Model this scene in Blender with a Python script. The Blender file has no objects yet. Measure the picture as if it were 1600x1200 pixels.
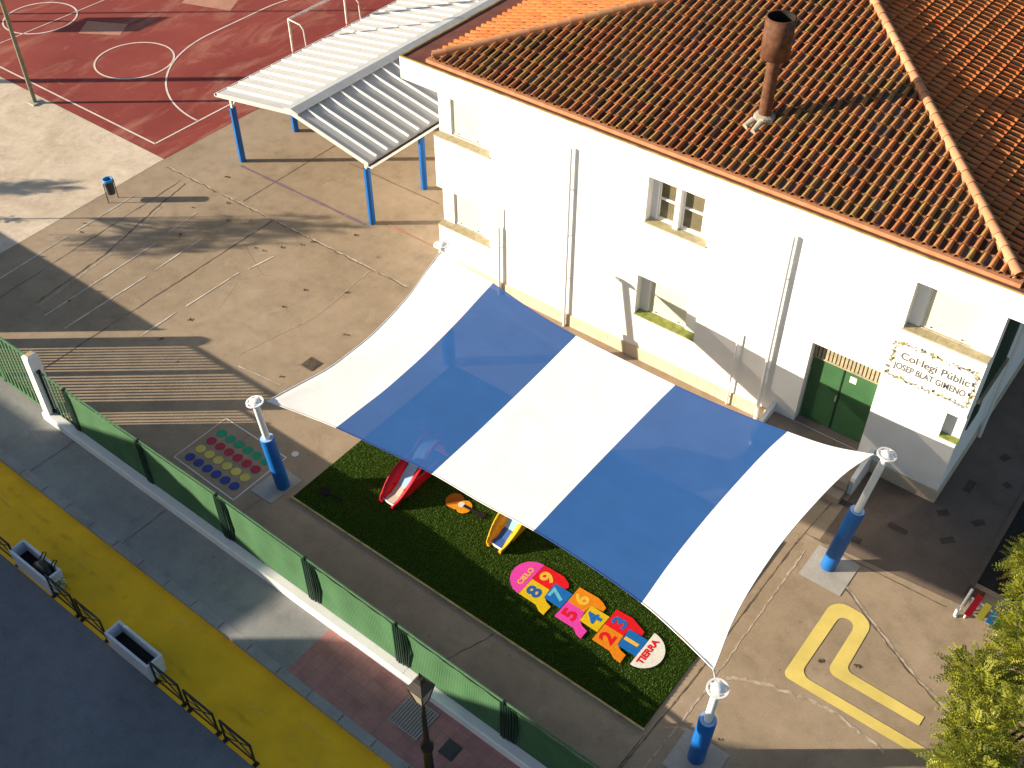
import bpy, bmesh, math, random
from mathutils import Vector, Matrix
random.seed(7)
C = bpy.context.scene.collection
rad = math.radians

# ------------------------------------------------------------------ materials
class NT:
    def __init__(s, name):
        s.m = bpy.data.materials.new(name); s.m.use_nodes = True
        s.t = s.m.node_tree; s.t.nodes.clear()
        s.out = s.t.nodes.new('ShaderNodeOutputMaterial')
    def n(s, typ, **kw):
        o = s.t.nodes.new('ShaderNode' + typ)
        for k, v in kw.items():
            if k.startswith('i_'):
                key = k[2:]
                key = int(key) if key.isdigit() else key.replace('_', ' ')
                o.inputs[key].default_value = v
            else: setattr(o, k, v)
        return o
    def l(s, a, b): s.t.links.new(a, b)
    def pos(s, scale=(1, 1, 1), rot=(0, 0, 0)):
        g = s.n('NewGeometry'); mp = s.n('Mapping'); mp.inputs['Scale'].default_value = scale; mp.inputs['Rotation'].default_value = rot
        s.l(g.outputs['Position'], mp.inputs['Vector']); return mp.outputs['Vector']
    def noise(s, vec, scale, detail=5, rough=.55, dist=0):
        o = s.n('TexNoise'); o.inputs['Scale'].default_value = scale; o.inputs['Detail'].default_value = detail
        o.inputs['Roughness'].default_value = rough; o.inputs['Distortion'].default_value = dist
        s.l(vec, o.inputs['Vector']); return o.outputs['Fac']
    def ramp(s, fac, stops):
        o = s.n('ValToRGB'); e = o.color_ramp.elements
        while len(e) < len(stops): e.new(.5)
        for i, (p, c) in enumerate(stops):
            e[i].position = p; e[i].color = (c[0], c[1], c[2], 1) if hasattr(c, '__len__') else (c, c, c, 1)
        s.l(fac, o.inputs['Fac']); return o.outputs['Color']
    def mix(s, fac, a, b, mode='MIX'):
        o = s.n('MixRGB', blend_type=mode)
        for i, v in zip(('Fac', 'Color1', 'Color2'), (fac, a, b)):
            if hasattr(v, 'is_output') or hasattr(v, 'links'): s.l(v, o.inputs[i])
            elif hasattr(v, '__len__'): o.inputs[i].default_value = (v[0], v[1], v[2], 1)
            else: o.inputs[i].default_value = v
        return o.outputs['Color']
    def bsdf(s, col, rough=.85, metal=0, bump=None, bstr=.3, bdist=.02, spec=.3):
        b = s.n('BsdfPrincipled'); b.inputs['Roughness'].default_value = rough; b.inputs['Metallic'].default_value = metal
        b.inputs['Specular IOR Level'].default_value = spec
        if hasattr(col, 'links'): s.l(col, b.inputs['Base Color'])
        else: b.inputs['Base Color'].default_value = (*col, 1)
        if bump is not None:
            u = s.n('Bump'); u.inputs['Strength'].default_value = bstr; u.inputs['Distance'].default_value = bdist
            s.l(bump, u.inputs['Height']); s.l(u.outputs['Normal'], b.inputs['Normal'])
        s.l(b.outputs['BSDF'], s.out.inputs['Surface']); return b

def plain(name, col, rough=.6, var=.12, scale=6., metal=0, spec=.3, bump=.15, dirt=None, dscale=1.5, damt=.5):
    t = NT(name); p = t.pos(); f = t.noise(p, scale)
    lo = tuple(max(0, c * (1 - var)) for c in col); hi = tuple(min(1, c * (1 + var)) for c in col)
    c = t.ramp(f, [(.3, lo), (.7, hi)])
    if dirt:
        d = t.ramp(t.noise(p, dscale, 8, .65), [(.5, 0.), (.72, damt)])
        c = t.mix(d, c, dirt)
    t.bsdf(c, rough, metal, t.noise(p, scale * 6, 3), bump, .01, spec); return t.m

def concrete(name, c1, c2, stain, crack=.22, rough=.9, swirl=0., light=None, bump=.35):
    t = NT(name); p = t.pos()
    big = t.noise(p, .28, 6, .6, swirl)
    c = t.ramp(big, [(.32, c1), (.68, c2)])
    mid = t.ramp(t.noise(p, 1.7, 8, .68, swirl * .6), [(.28, .74), (.5, 1.), (.78, 1.16)])
    c = t.mix(.75, c, mid, 'MULTIPLY')
    fine = t.noise(p, 22, 6, .7)
    c = t.mix(.6, c, t.ramp(fine, [(.3, .78), (.7, 1.18)]), 'MULTIPLY')
    s = t.ramp(t.noise(p, .75, 7, .7, .4), [(.56, 0.), (.74, .6)])
    c = t.mix(s, c, stain)
    if light:
        s2 = t.ramp(t.noise(t.pos((1, 1, 1), (0, 0, 1.1)), 1.1, 7, .7, swirl + .5), [(.55, 0.), (.7, .55)])
        c = t.mix(s2, c, light)
    # hairline cracks
    if crack:
        dv = t.n('MixRGB'); dv.inputs['Fac'].default_value = .12
        nz = t.n('TexNoise'); nz.inputs['Scale'].default_value = 1.3; nz.inputs['Detail'].default_value = 6
        t.l(p, nz.inputs['Vector']); t.l(p, dv.inputs['Color1']); t.l(nz.outputs['Color'], dv.inputs['Color2'])
        v = t.n('TexVoronoi', feature='DISTANCE_TO_EDGE'); v.inputs['Scale'].default_value = crack; t.l(dv.outputs['Color'], v.inputs['Vector'])
        k = t.ramp(v.outputs['Distance'], [(0., .7), (.004, 0.)])
        gate = t.ramp(t.noise(p, .35, 3), [(.60, 0.), (.66, 1.)])
        km = t.mix(1., k, gate, 'MULTIPLY')
        c = t.mix(km, c, tuple(x * .3 for x in c1))
    # tiny dark specks (litter, gum)
    sp = t.n('TexVoronoi'); sp.inputs['Scale'].default_value = 1.4; t.l(p, sp.inputs['Vector'])
    k2 = t.ramp(sp.outputs['Distance'], [(.03, .5), (.05, 0.)])
    c = t.mix(k2, c, tuple(x * .35 for x in c1))
    t.bsdf(c, rough, 0, fine, bump, .012, .2); return t.m

def paint(name, col, under, lo=.42, hi=.62, rough=.75, scale=3.):
    """paint worn through to what lies under it"""
    t = NT(name); p = t.pos()
    f = t.ramp(t.noise(p, scale, 9, .72), [(lo, 0.), (hi, .85)])
    v = t.ramp(t.noise(p, 1.2, 6, .6), [(.3, tuple(c * .85 for c in col)), (.7, tuple(min(1, c * 1.1) for c in col))])
    c = t.mix(f, v, under)
    t.bsdf(c, rough, 0, t.noise(p, 24, 4), .25, .01, .25); return t.m

M = {}
M['concrete'] = concrete('yard_concrete', (.27, .208, .140), (.365, .285, .200), (.19, .145, .10), crack=.42, light=(.40, .325, .24))
M['earth'] = concrete('earth', (.2, .17, .13), (.3, .25, .19), (.15, .12, .09), crack=0)
M['sand'] = concrete('pale_cement', (.50, .405, .30), (.66, .56, .44), (.40, .30, .21), crack=.05, swirl=2.2, light=(.74, .64, .52))
M['sidewalk'] = concrete('pavement_cement', (.215, .22, .22), (.32, .32, .312), (.15, .155, .16), crack=.3)
M['kerb'] = concrete('kerb_stone', (.25, .25, .25), (.36, .35, .34), (.16, .16, .16), crack=0)
M['slab'] = concrete('footing_concrete', (.34, .325, .30), (.42, .40, .37), (.27, .25, .22), crack=0)
M['asphalt'] = concrete('road_asphalt', (.135, .15, .175), (.185, .20, .225), (.118, .128, .148), crack=0, rough=.85)
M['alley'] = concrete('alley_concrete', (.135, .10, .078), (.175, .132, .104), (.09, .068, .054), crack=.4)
M['yellow_road'] = paint('yellow_road_paint', (.92, .50, .012), (.55, .34, .06), .56, .95, scale=1.4)
M['court'] = None
def court_mat():
    t = NT('red_court_paint'); p = t.pos()
    ps = t.pos((1.2, .45, 1), (0, 0, .5))
    c = t.ramp(t.noise(p, .3, 6), [(.3, (.205, .030, .023)), (.7, (.275, .052, .038))])
    w = t.ramp(t.noise(ps, .5, 9, .68, .8), [(.52, 0.), (.76, .75)])
    c = t.mix(w, c, (.46, .23, .16))
    sc = t.ramp(t.noise(t.pos((.25, 3., 1), (0, 0, .9)), 1.1, 9, .75, 2.5), [(.63, 0.), (.68, .55)])
    c = t.mix(sc, c, (.50, .27, .2))
    c = t.mix(.5, c, t.ramp(t.noise(p, 14, 5), [(.3, .8), (.7, 1.15)]), 'MULTIPLY')
    t.bsdf(c, .8, 0, t.noise(p, 20, 4), .2, .01); return t.m
M['court'] = court_mat()
M['worn_red'] = concrete('worn_court_patch', (.40, .18, .12), (.48, .26, .18), (.3, .08, .06), crack=0)
M['line_white'] = paint('white_line_paint', (.72, .62, .55), (.30, .08, .06), .55, .8)
M['line_faded'] = paint('faded_white_line', (.62, .57, .5), (.36, .29, .21), .45, .62, scale=2.2)
M['line_grey'] = paint('thin_white_line', (.68, .66, .62), (.36, .29, .21), .6, .9)
M['joint_dark'] = paint('open_joint', (.10, .075, .055), (.3, .24, .17), .5, .7, scale=2.5)
M['joint_light'] = paint('mortar_joint', (.48, .40, .31), (.24, .18, .13), .48, .6, scale=5)
M['arrow_yellow'] = paint('yellow_game_paint', (.66, .53, .15), (.36, .29, .2), .66, .92)
M['purple_line'] = paint('purple_line_paint', (.20, .13, .17), (.36, .29, .21), .5, .8)
M['red_line'] = paint('red_line_paint', (.42, .17, .11), (.36, .29, .21), .45, .7)
for k, c in dict(dot_blue=(.03, .06, .26), dot_yellow=(.55, .48, .10), dot_red=(.36, .03, .06), dot_green=(.02, .28, .15)).items():
    M[k] = paint(k + '_paint', c, (.30, .25, .19), .66, .95)

def wall_white():
    t = NT('white_render'); p = t.pos()
    c = t.ramp(t.noise(p, .8, 7, .65), [(.3, (.76, .75, .72)), (.65, (.83, .825, .81))])
    st = t.ramp(t.noise(t.pos((3.5, 3.5, .35)), 1.2, 6, .7), [(.6, 0.), (.8, .25)])
    c = t.mix(st, c, (.5, .48, .43))
    t.bsdf(c, .9, 0, t.noise(p, 30, 5), .12, .01, .15); return t.m
M['white'] = wall_white()
M['plinth'] = concrete('plinth_stone', (.50, .40, .29), (.60, .49, .37), (.42, .33, .24), crack=0)
M['cornice'] = M['white']
M['rim'] = plain('mossy_rim', (.30, .22, .07), .9, .4, 3., dirt=(.40, .25, .14), damt=.8)
M['ledge'] = plain('red_brown_ledge', (.16, .055, .04), .85, .25, 2., dirt=(.09, .04, .03))
M['clay_band'] = plain('clay_eave', (.46, .20, .10), .85, .18, 4., dirt=(.36, .2, .11), damt=.5)
M['sill'] = plain('clay_sill', (.36, .31, .20), .9, .2, 7., dirt=(.28, .28, .10), damt=.6)
M['moss_sill'] = plain('mossy_sill', (.24, .27, .07), .9, .35, 5., dirt=(.32, .28, .16), damt=.6)
M['cream'] = plain('cream_shutter', (.63, .615, .50), .6, .05, 3.)
M['trim'] = plain('white_window_frame', (.8, .8, .78), .5, .04)
def glass():
    t = NT('window_glass'); p = t.pos()
    c = t.ramp(t.noise(p, 1.5, 4), [(.3, (.10, .085, .05)), (.7, (.17, .15, .10))])
    t.bsdf(c, .12, 0, None, spec=.6); return t.m
M['glass'] = glass()
M['door_green'] = plain('green_door_paint', (.040, .115, .045), .5, .12, 2., spec=.4)
M['door_dark'] = plain('dark_door_gap', (.02, .03, .02), .6)
M['lattice'] = plain('tan_lattice', (.34, .29, .19), .85, .25, 9.)
M['paper'] = plain('paper_notice', (.75, .74, .66), .8, .1, 20.)
M['dark_green'] = plain('dark_green_paint', (.018, .045, .03), .5, .2)
M['letter'] = plain('grey_lettering', (.10, .10, .10), .8, .35, 9.)
M['leaf_paint'] = plain('olive_mural_paint', (.24, .27, .05), .85, .35, 8.)
M['ochre_paint'] = plain('ochre_mural_paint', (.30, .22, .06), .85, .3, 8.)
M['scroll_paint'] = plain('grey_mural_paint', (.25, .25, .24), .85, .25, 8.)
M['step'] = concrete('entry_step', (.20, .16, .13), (.27, .22, .18), (.15, .12, .1), crack=0)
M['pipe'] = plain('white_pipe', (.78, .78, .76), .5, .04)
M['rust'] = plain('rusty_pipe', (.095, .038, .018), .75, .4, 7., dirt=(.17, .085, .045), damt=.6, dscale=5)
M['soot'] = plain('soot', (.015, .012, .01), .95)
M['mortar'] = plain('pale_mortar', (.30, .27, .22), .9, .2, 6.)
def tile_mat(name, cols, dirt, amt):
    t = NT(name); a = t.n('Attribute', attribute_name='tint'); p = t.pos()
    sep = t.n('SeparateColor'); t.l(a.outputs['Color'], sep.inputs['Color'])
    c = t.ramp(sep.outputs[0], cols)
    d = t.ramp(t.noise(p, 5., 8, .7), [(.45, 0.), (.68, amt)])
    c = t.mix(d, c, dirt)
    d2 = t.ramp(t.noise(p, .55, 5, .6), [(.45, 0.), (.65, .3)])
    c = t.mix(d2, c, (.17, .115, .045))
    c = t.mix(.5, c, t.ramp(t.noise(p, 40, 4), [(.3, .75), (.7, 1.2)]), 'MULTIPLY')
    t.bsdf(c, .85, 0, t.noise(p, 35, 4), .3, .01, .2); return t.m
M['tile'] = tile_mat('roof_tile_clay', [(0, (.31, .09, .03)), (.3, (.47, .165, .058)), (.55, (.42, .185, .065)), (.75, (.34, .21, .06)), (.84, (.24, .10, .045)), (1, (.15, .07, .045))], (.15, .085, .035), .5)
M['tile_bright'] = tile_mat('roof_tile_side_clay', [(0, (.44, .10, .028)), (.4, (.56, .155, .042)), (.75, (.52, .18, .055)), (1, (.26, .09, .04))], (.22, .085, .035), .4)  # redder, more saturated clay colours for the two side slopes
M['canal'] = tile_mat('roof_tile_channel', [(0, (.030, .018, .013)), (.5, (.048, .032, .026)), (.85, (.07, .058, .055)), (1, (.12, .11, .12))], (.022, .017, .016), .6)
M['hip'] = tile_mat('hip_tile_clay', [(0, (.40, .17, .09)), (.5, (.50, .23, .12)), (1, (.44, .24, .13))], (.35, .24, .14), .5)
def sail_mat(name, col, tr):
    t = NT(name); p = t.pos()
    f = t.ramp(t.noise(p, 1.2, 5), [(.3, tuple(c * .94 for c in col)), (.7, tuple(min(1, c * 1.05) for c in col))])
    b = t.n('BsdfPrincipled'); b.inputs['Roughness'].default_value = .7; b.inputs['Specular IOR Level'].default_value = .15
    t.l(f, b.inputs['Base Color'])
    bw = t.n('Bump'); bw.inputs['Strength'].default_value = .22; bw.inputs['Distance'].default_value = .06; t.l(t.noise(t.pos((.5, 2.2, 1), (0, 0, .5)), .9, 4, .5, .6), bw.inputs['Height']); t.l(bw.outputs['Normal'], b.inputs['Normal'])
    tl = t.n('BsdfTranslucent'); t.l(f, tl.inputs['Color'])
    tp = t.n('BsdfTransparent')
    m1 = t.n('MixShader'); m1.inputs['Fac'].default_value = .12; t.l(b.outputs[0], m1.inputs[1]); t.l(tl.outputs[0], m1.inputs[2])
    m2 = t.n('MixShader'); m2.inputs['Fac'].default_value = tr; t.l(m1.outputs[0], m2.inputs[1]); t.l(tp.outputs[0], m2.inputs[2])
    t.l(m2.outputs[0], t.out.inputs['Surface']); return t.m
M['sail_white'] = sail_mat('white_sail_cloth', (.84, .84, .82), .0)
M['sail_blue'] = sail_mat('blue_sail_cloth', (.030, .112, .335), .075)
M['hem'] = plain('sail_hem', (.72, .70, .68), .7)
M['hem_blue'] = plain('blue_sail_hem', (.02, .05, .22), .7)
M['pole_white'] = plain('white_pole_paint', (.78, .79, .79), .4, .05, 3., spec=.4)
M['pad_blue'] = plain('blue_pad_vinyl', (.006, .115, .40), .42, .12, 2., spec=.45)
M['pad_inner'] = plain('pad_foam', (.25, .42, .7), .8)
M['steel'] = plain('galvanised_steel', (.5, .5, .48), .45, .1, 8., metal=.6)
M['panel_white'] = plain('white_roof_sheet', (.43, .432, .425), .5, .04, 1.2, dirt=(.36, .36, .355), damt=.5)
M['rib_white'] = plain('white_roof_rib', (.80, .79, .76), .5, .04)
M['panel_grey'] = plain('ridge_flashing', (.42, .44, .45), .5, .08, 2., metal=.0)
M['slot'] = plain('gutter_shadow', (.05, .045, .04), .9)
M['post_beige'] = plain('beige_post', (.55, .52, .42), .6)
M['screen'] = None
def screen_mat():
    t = NT('green_fence_screen'); p = t.pos()
    w = t.n('TexWave', wave_type='BANDS', bands_direction='X'); w.inputs['Scale'].default_value = 6.5; w.inputs['Distortion'].default_value = .25
    w.inputs['Detail'].default_value = 1; t.l(p, w.inputs['Vector'])
    c = t.ramp(w.outputs['Fac'], [(.15, (.05, .13, .058)), (.6, (.068, .165, .078))])
    n = t.ramp(t.noise(p, 1.3, 5), [(.3, .82), (.7, 1.12)])
    c = t.mix(.9, c, n, 'MULTIPLY')
    t.bsdf(c, .8, 0, w.outputs['Fac'], .35, .02, .2); return t.m
M['screen'] = screen_mat()
M['fence_green'] = plain('green_bar_paint', (.07, .17, .085), .5, .15, spec=.4)
M['fence_dark'] = plain('dark_green_post', (.006, .026, .016), .5, .2, spec=.4)
M['wall_paint'] = plain('white_wall_paint', (.72, .73, .73), .85, .08, 1.5, dirt=(.5, .49, .45), damt=.5)
M['pillar_top'] = plain('weathered_cap', (.45, .37, .23), .9, .2, 9.)
M['black_iron'] = plain('black_iron', (.012, .011, .012), .45, .3, spec=.5)
M['brown_iron'] = plain('brown_iron', (.05, .025, .02), .5, .3, spec=.5)
M['planter'] = plain('white_planter', (.58, .63, .70), .6, .06, 2., dirt=(.45, .47, .5), damt=.4)
M['soil'] = plain('dark_soil', (.02, .018, .016), .95, .4, 20., bump=.6)
M['bag'] = plain('black_bag_plastic', (.008, .007, .007), .35, .3, spec=.5)
M['green_leaf'] = plain('bright_leaf', (.10, .28, .04), .6)
M['red_paver'] = None
def paver():
    t = NT('red_pavers'); p = t.pos()
    b = t.n('TexBrick'); b.inputs['Scale'].default_value = 1.; b.inputs['Brick Width'].default_value = .3; b.inputs['Row Height'].default_value = .3
    b.offset = 0; b.inputs['Mortar Size'].default_value = .008
    b.inputs['Color1'].default_value = (.33, .155, .145, 1); b.inputs['Color2'].default_value = (.39, .195, .175, 1); b.inputs['Mortar'].default_value = (.26, .155, .145, 1)
    t.l(p, b.inputs['Vector'])
    c = t.mix(.8, b.outputs['Color'], t.ramp(t.noise(p, 2.2, 7, .7), [(.3, .72), (.7, 1.2)]), 'MULTIPLY')
    t.bsdf(c, .85, 0, t.noise(p, 20, 4), .25, .01); return t.m
M['red_paver'] = paver()
M['bin_dark'] = plain('dark_bin_paint', (.05, .05, .055), .6)
M['bin_blue'] = plain('blue_bin_rim', (.03, .25, .55), .5)
M['turf'] = None
def turf():
    t = NT('turf_green'); p = t.pos()
    c = t.ramp(t.noise(p, 9, 8, .8), [(.25, (.017, .036, .004)), (.5, (.024, .050, .006)), (.75, (.034, .068, .008))])
    c = t.mix(.6, c, t.ramp(t.noise(t.pos((3, .6, 1), (0, 0, .4)), 4, 6), [(.3, .75), (.7, 1.2)]), 'MULTIPLY')
    t.bsdf(c, .95, 0, t.noise(p, 90, 3, .9), .9, .03, .05); return t.m
M['turf'] = turf()
M['edging'] = plain('turf_edging', (.42, .33, .15), .9, .3, 5.)
def mat_turf(name, col): return plain(name, col, .9, .15, 40., bump=.6, spec=.05)
for k, c in dict(m_pink=(.66, .055, .36), m_red=(.62, .012, .02), m_yellow=(.62, .42, .012), m_blue=(.012, .13, .42), m_orange=(.66, .21, .012), m_white=(.68, .66, .6),
                 m_sky=(.12, .42, .58), m_gold=(.70, .42, .05), m_navy=(.02, .10, .34), m_brown=(.36, .10, .012), m_amber=(.68, .27, .02), m_black=(.02, .017, .017)).items():
    M[k] = mat_turf('mat_' + k[2:], c)
for k, c in dict(p_red=(.52, .008, .02), p_yellow=(.66, .33, .005), p_lblue=(.26, .45, .62), p_blue=(.04, .10, .33), p_beige=(.50, .44, .36), p_white=(.78, .78, .76), p_lemon=(.75, .62, .06), p_sky=(.03, .27, .55), p_green=(.03, .4, .08), p_orange=(.6, .14, .02)).items():
    M[k] = plain('plastic_' + k[2:], c, .35, .05, 3., spec=.45, bump=.03)
M['bark'] = plain('bark', (.10, .075, .05), .95, .3, 12., bump=.8)
def leaf(name, a, b):
    t = NT(name); p = t.pos()
    at = t.n('Attribute', attribute_name='tint'); sep = t.n('SeparateColor'); t.l(at.outputs['Color'], sep.inputs['Color'])
    c = t.ramp(sep.outputs[0], [(0, a), (1, b)])
    bs = t.n('BsdfPrincipled'); bs.inputs['Roughness'].default_value = .6; t.l(c, bs.inputs['Base Color'])
    tl = t.n('BsdfTranslucent'); t.l(c, tl.inputs['Color'])
    mx = t.n('MixShader'); mx.inputs['Fac'].default_value = .35; t.l(bs.outputs[0], mx.inputs[1]); t.l(tl.outputs[0], mx.inputs[2])
    t.l(mx.outputs[0], t.out.inputs['Surface']); return t.m
M['leaf'] = leaf('feathery_leaf', (.09, .12, .012), (.34, .35, .028))
M['leaf_dark'] = leaf('dull_leaf', (.03, .06, .015), (.07, .10, .03))
M['blade'] = leaf('turf_blade', (.065, .135, .012), (.15, .25, .024))
M['yellow_leaf'] = leaf('yellow_leaf', (.30, .22, .02), (.5, .36, .03))
M['house_wall'] = plain('house_render', (.55, .5, .42), .9, .1, 1.)
M['house_roof'] = plain('house_tiles', (.35, .15, .08), .9, .2, 4.)
M['dry_leaf'] = plain('dry_leaf', (.11, .07, .04), .9, .4, 5.)
def smear(name, col):
    t = NT(name); p = t.pos(); a = t.ramp(t.noise(p, 2.2, 8, .7), [(.45, 0.), (.75, .32)])
    b_ = t.n('BsdfPrincipled'); b_.inputs['Base Color'].default_value = (*col, 1); b_.inputs['Roughness'].default_value = .9
    tp = t.n('BsdfTransparent'); m = t.n('MixShader'); t.l(a, m.inputs['Fac']); t.l(tp.outputs[0], m.inputs[1]); t.l(b_.outputs[0], m.inputs[2]); t.l(m.outputs[0], t.out.inputs['Surface']); return t.m
M['tyre_mark'] = smear('tyre_mark', (.22, .15, .03)); M['road_scuff'] = smear('pale_scuff', (.62, .52, .32))
M['dark_paver'] = plain('dark_paver', (.078, .060, .050), .9, .2, 6.)
M['iron_plate'] = plain('cast_iron_plate', (.055, .055, .06), .6, .2, 8.)
M['olive_pole'] = plain('olive_pole_paint', (.20, .19, .12), .6, .15)
M['goal_red'] = plain('goal_red_paint', (.6, .2, .12), .5)
M['goal_white'] = plain('goal_white_paint', (.78, .72, .64), .5)
M['lamp_glass'] = plain('lantern_glass', (.32, .29, .22), .25, .1, spec=.6)
M['lantern_iron'] = plain('lantern_iron', (.022, .018, .014), .5, .3, spec=.4)

# ------------------------------------------------------------------ mesh helpers
class MB:
    def __init__(s): s.v = []; s.f = []; s.mi = []; s.mats = []; s.tint = None; s.sm = []
    def slot(s, m):
        if m not in s.mats: s.mats.append(m)
        return s.mats.index(m)
    def face(s, pts, m, smooth=False):
        k = len(s.v); s.v += [tuple(p) for p in pts]; s.f.append(tuple(range(k, k + len(pts)))); s.mi.append(s.slot(m)); s.sm.append(smooth)
    def raw(s, verts, faces, m, smooth=False):
        k = len(s.v); s.v += [tuple(p) for p in verts]; i = s.slot(m)
        for f in faces: s.f.append(tuple(k + a for a in f)); s.mi.append(i); s.sm.append(smooth)
    def box(s, x0, x1, y0, y1, z0, z1, m, T=None):
        P = [(x, y, z) for z in (z0, z1) for (x, y) in ((x0, y0), (x1, y0), (x1, y1), (x0, y1))]
        if T: P = [T @ Vector(p) for p in P]
        s.raw(P, [(3, 2, 1, 0), (4, 5, 6, 7), (0, 1, 5, 4), (1, 2, 6, 5), (2, 3, 7, 6), (3, 0, 4, 7)], m)
    def tube(s, pts, r, m, n=10, caps=True, smooth=True):
        pts = [Vector(p) for p in pts]; rs = r if hasattr(r, '__len__') else [r] * len(pts)
        V = []; F = []
        for i, p in enumerate(pts):
            d = (pts[min(i + 1, len(pts) - 1)] - pts[max(i - 1, 0)]).normalized()
            a = Vector((0, 0, 1)) if abs(d.z) < .9 else Vector((1, 0, 0))
            u = d.cross(a).normalized(); w = d.cross(u)
            for k in range(n):
                t = 2 * math.pi * k / n; V.append(p + (u * math.cos(t) + w * math.sin(t)) * rs[i])
        for i in range(len(pts) - 1):
            for k in range(n):
                a = i * n + k; b = i * n + (k + 1) % n; F.append((a, b, b + n, a + n))
        s.raw(V, F, m, smooth)
        if caps:
            s.face(V[:n][::-1], m); s.face(V[-n:], m)
    def prism(s, pts, z0, z1, m, side=None):
        n = len(pts); A = [(p[0], p[1], z0) for p in pts]; B = [(p[0], p[1], z1) for p in pts]
        area = sum(pts[i][0] * pts[(i + 1) % n][1] - pts[(i + 1) % n][0] * pts[i][1] for i in range(n))
        if area < 0: A = A[::-1]; B = B[::-1]
        s.face(B, m)
        for i in range(n):
            j = (i + 1) % n; s.face([A[i], A[j], B[j], B[i]], side or m)
    def build(s, name, parent=None, **tags):
        me = bpy.data.meshes.new(name); me.from_pydata([tuple(v) for v in s.v], [], s.f)
        for m in s.mats: me.materials.append(M[m] if isinstance(m, str) else m)
        me.polygons.foreach_set('material_index', s.mi); me.polygons.foreach_set('use_smooth', s.sm)
        if s.tint:
            a = me.color_attributes.new('tint', 'FLOAT_COLOR', 'POINT')
            a.data.foreach_set('color', [c for t in s.tint for c in (t, t, t, 1.)])
        me.update()
        o = bpy.data.objects.new(name, me); C.objects.link(o)
        if parent: o.parent = parent
        for k, v in tags.items(): o[k] = v
        return o
def thing(name, label, cat, loc=(0, 0, 0), group=None):
    o = bpy.data.objects.new(name, None); C.objects.link(o); o.location = loc; o.empty_display_size = .2
    o['label'] = label; o['category'] = cat
    if group: o['group'] = group
    return o
def struct(mb, name, kind='structure'): return mb.build(name, kind=kind)
def tag(o, label, cat, group=None):
    o['label'] = label; o['category'] = cat
    if group: o['group'] = group
    return o
def dup(root, loc, label, group=None, rz=None):
    r = root.copy(); C.objects.link(r); r.location = loc; r['label'] = label
    if group: r['group'] = group
    if rz is not None: r.rotation_euler.z = rz
    for ch in list(root.children):
        c = ch.copy(); C.objects.link(c); c.parent = r
        for g in list(ch.children):
            d = g.copy(); C.objects.link(d); d.parent = c
    return r
def strip(mb, pts, w, z, m, wob=0., step=None):
    """flat ribbon on the ground along pts"""
    P = [Vector((p[0], p[1])) for p in pts]
    if step:
        Q = []
        for a, b in zip(P, P[1:]):
            k = max(1, int((b - a).length / step))
            Q += [a.lerp(b, i / k) for i in range(k)]
        P = Q + [P[-1]]
    L = []; R = []
    for i, p in enumerate(P):
        d = P[min(i + 1, len(P) - 1)] - P[max(i - 1, 0)]; n = Vector((-d.y, d.x)).normalized()
        o = n * random.uniform(-wob, wob); ww = w * (random.uniform(.35, 1.3) if wob else 1)
        L.append(p + n * ww / 2 + o); R.append(p - n * ww / 2 + o)
    for i in range(len(P) - 1):
        mb.face([(*R[i], z), (*R[i + 1], z), (*L[i + 1], z), (*L[i], z)], m)
def arc(cx, cy, r, a0, a1, n=40): return [(cx + r * math.cos(rad(a0 + (a1 - a0) * i / n)), cy + r * math.sin(rad(a0 + (a1 - a0) * i / n))) for i in range(n + 1)]
def disc(mb, cx, cy, r, z, m, n=24, r2=None): mb.face([(cx + r * math.cos(2 * math.pi * i / n), cy + (r2 or r) * math.sin(2 * math.pi * i / n), z) for i in range(n)], m)
def text(body, size, mat, name, parent, org, right, up, bold=0., depth=.002, sx=1.):
    cu = bpy.data.curves.new('lettering', 'FONT'); cu.body = body; cu.size = size; cu.align_x = 'CENTER'; cu.align_y = 'CENTER'; cu.offset = bold; cu.extrude = depth
    o = bpy.data.objects.new('lettering', cu); C.objects.link(o)
    dg = bpy.context.evaluated_depsgraph_get(); dg.update()
    me = bpy.data.meshes.new_from_object(o.evaluated_get(dg)); bpy.data.objects.remove(o)
    R = Vector(right); U = Vector(up); N = R.cross(U); O = Vector(org)
    for v in me.vertices: v.co = O + R * v.co.x * sx + U * v.co.y + N * v.co.z
    me.materials.clear(); me.materials.append(M[mat])
    q = bpy.data.objects.new(name, me); C.objects.link(q); q.parent = parent; return q

# ------------------------------------------------------------------ the setting
def zs(X): return -.35 - .0165 * (X + 24)         # the street falls gently to the right
b = MB(); b.face([(-600, -600, -1.3), (600, -600, -1.3), (600, 600, -1.3), (-600, 600, -1.3)], 'earth'); struct(b, 'ground')
b = MB(); b.box(-90, 40, 9.72, 95, -1.25, 0, 'concrete'); struct(b, 'playground')
def street(name, y0, y1, dz, m, x0=-70, x1=30, thick=.6):
    b = MB(); xs = [x0 + (x1 - x0) * i / 20 for i in range(21)]
    for a, c in zip(xs, xs[1:]):
        b.face([(a, y0, zs(a) + dz), (c, y0, zs(c) + dz), (c, y1, zs(c) + dz), (a, y1, zs(a) + dz)], m)
        b.face([(a, y0, zs(a) + dz - thick), (c, y0, zs(c) + dz - thick), (c, y0, zs(c) + dz), (a, y0, zs(a) + dz)], m)
    return struct(b, name)
street('road', -1.2, 5.87, -.12, 'asphalt')
street('yellow_lane', 5.85, 7.74, -.115, 'yellow_road')
street('kerb', 7.72, 7.96, .004, 'kerb')
street('sidewalk', 7.96, 9.75, 0, 'sidewalk')
street('tiled_pavement', 7.965, 9.74, .005, 'red_paver', -12.86, 30, .004)
street('far_sidewalk', -3.2, -1.2, 0, 'sidewalk')
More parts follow.
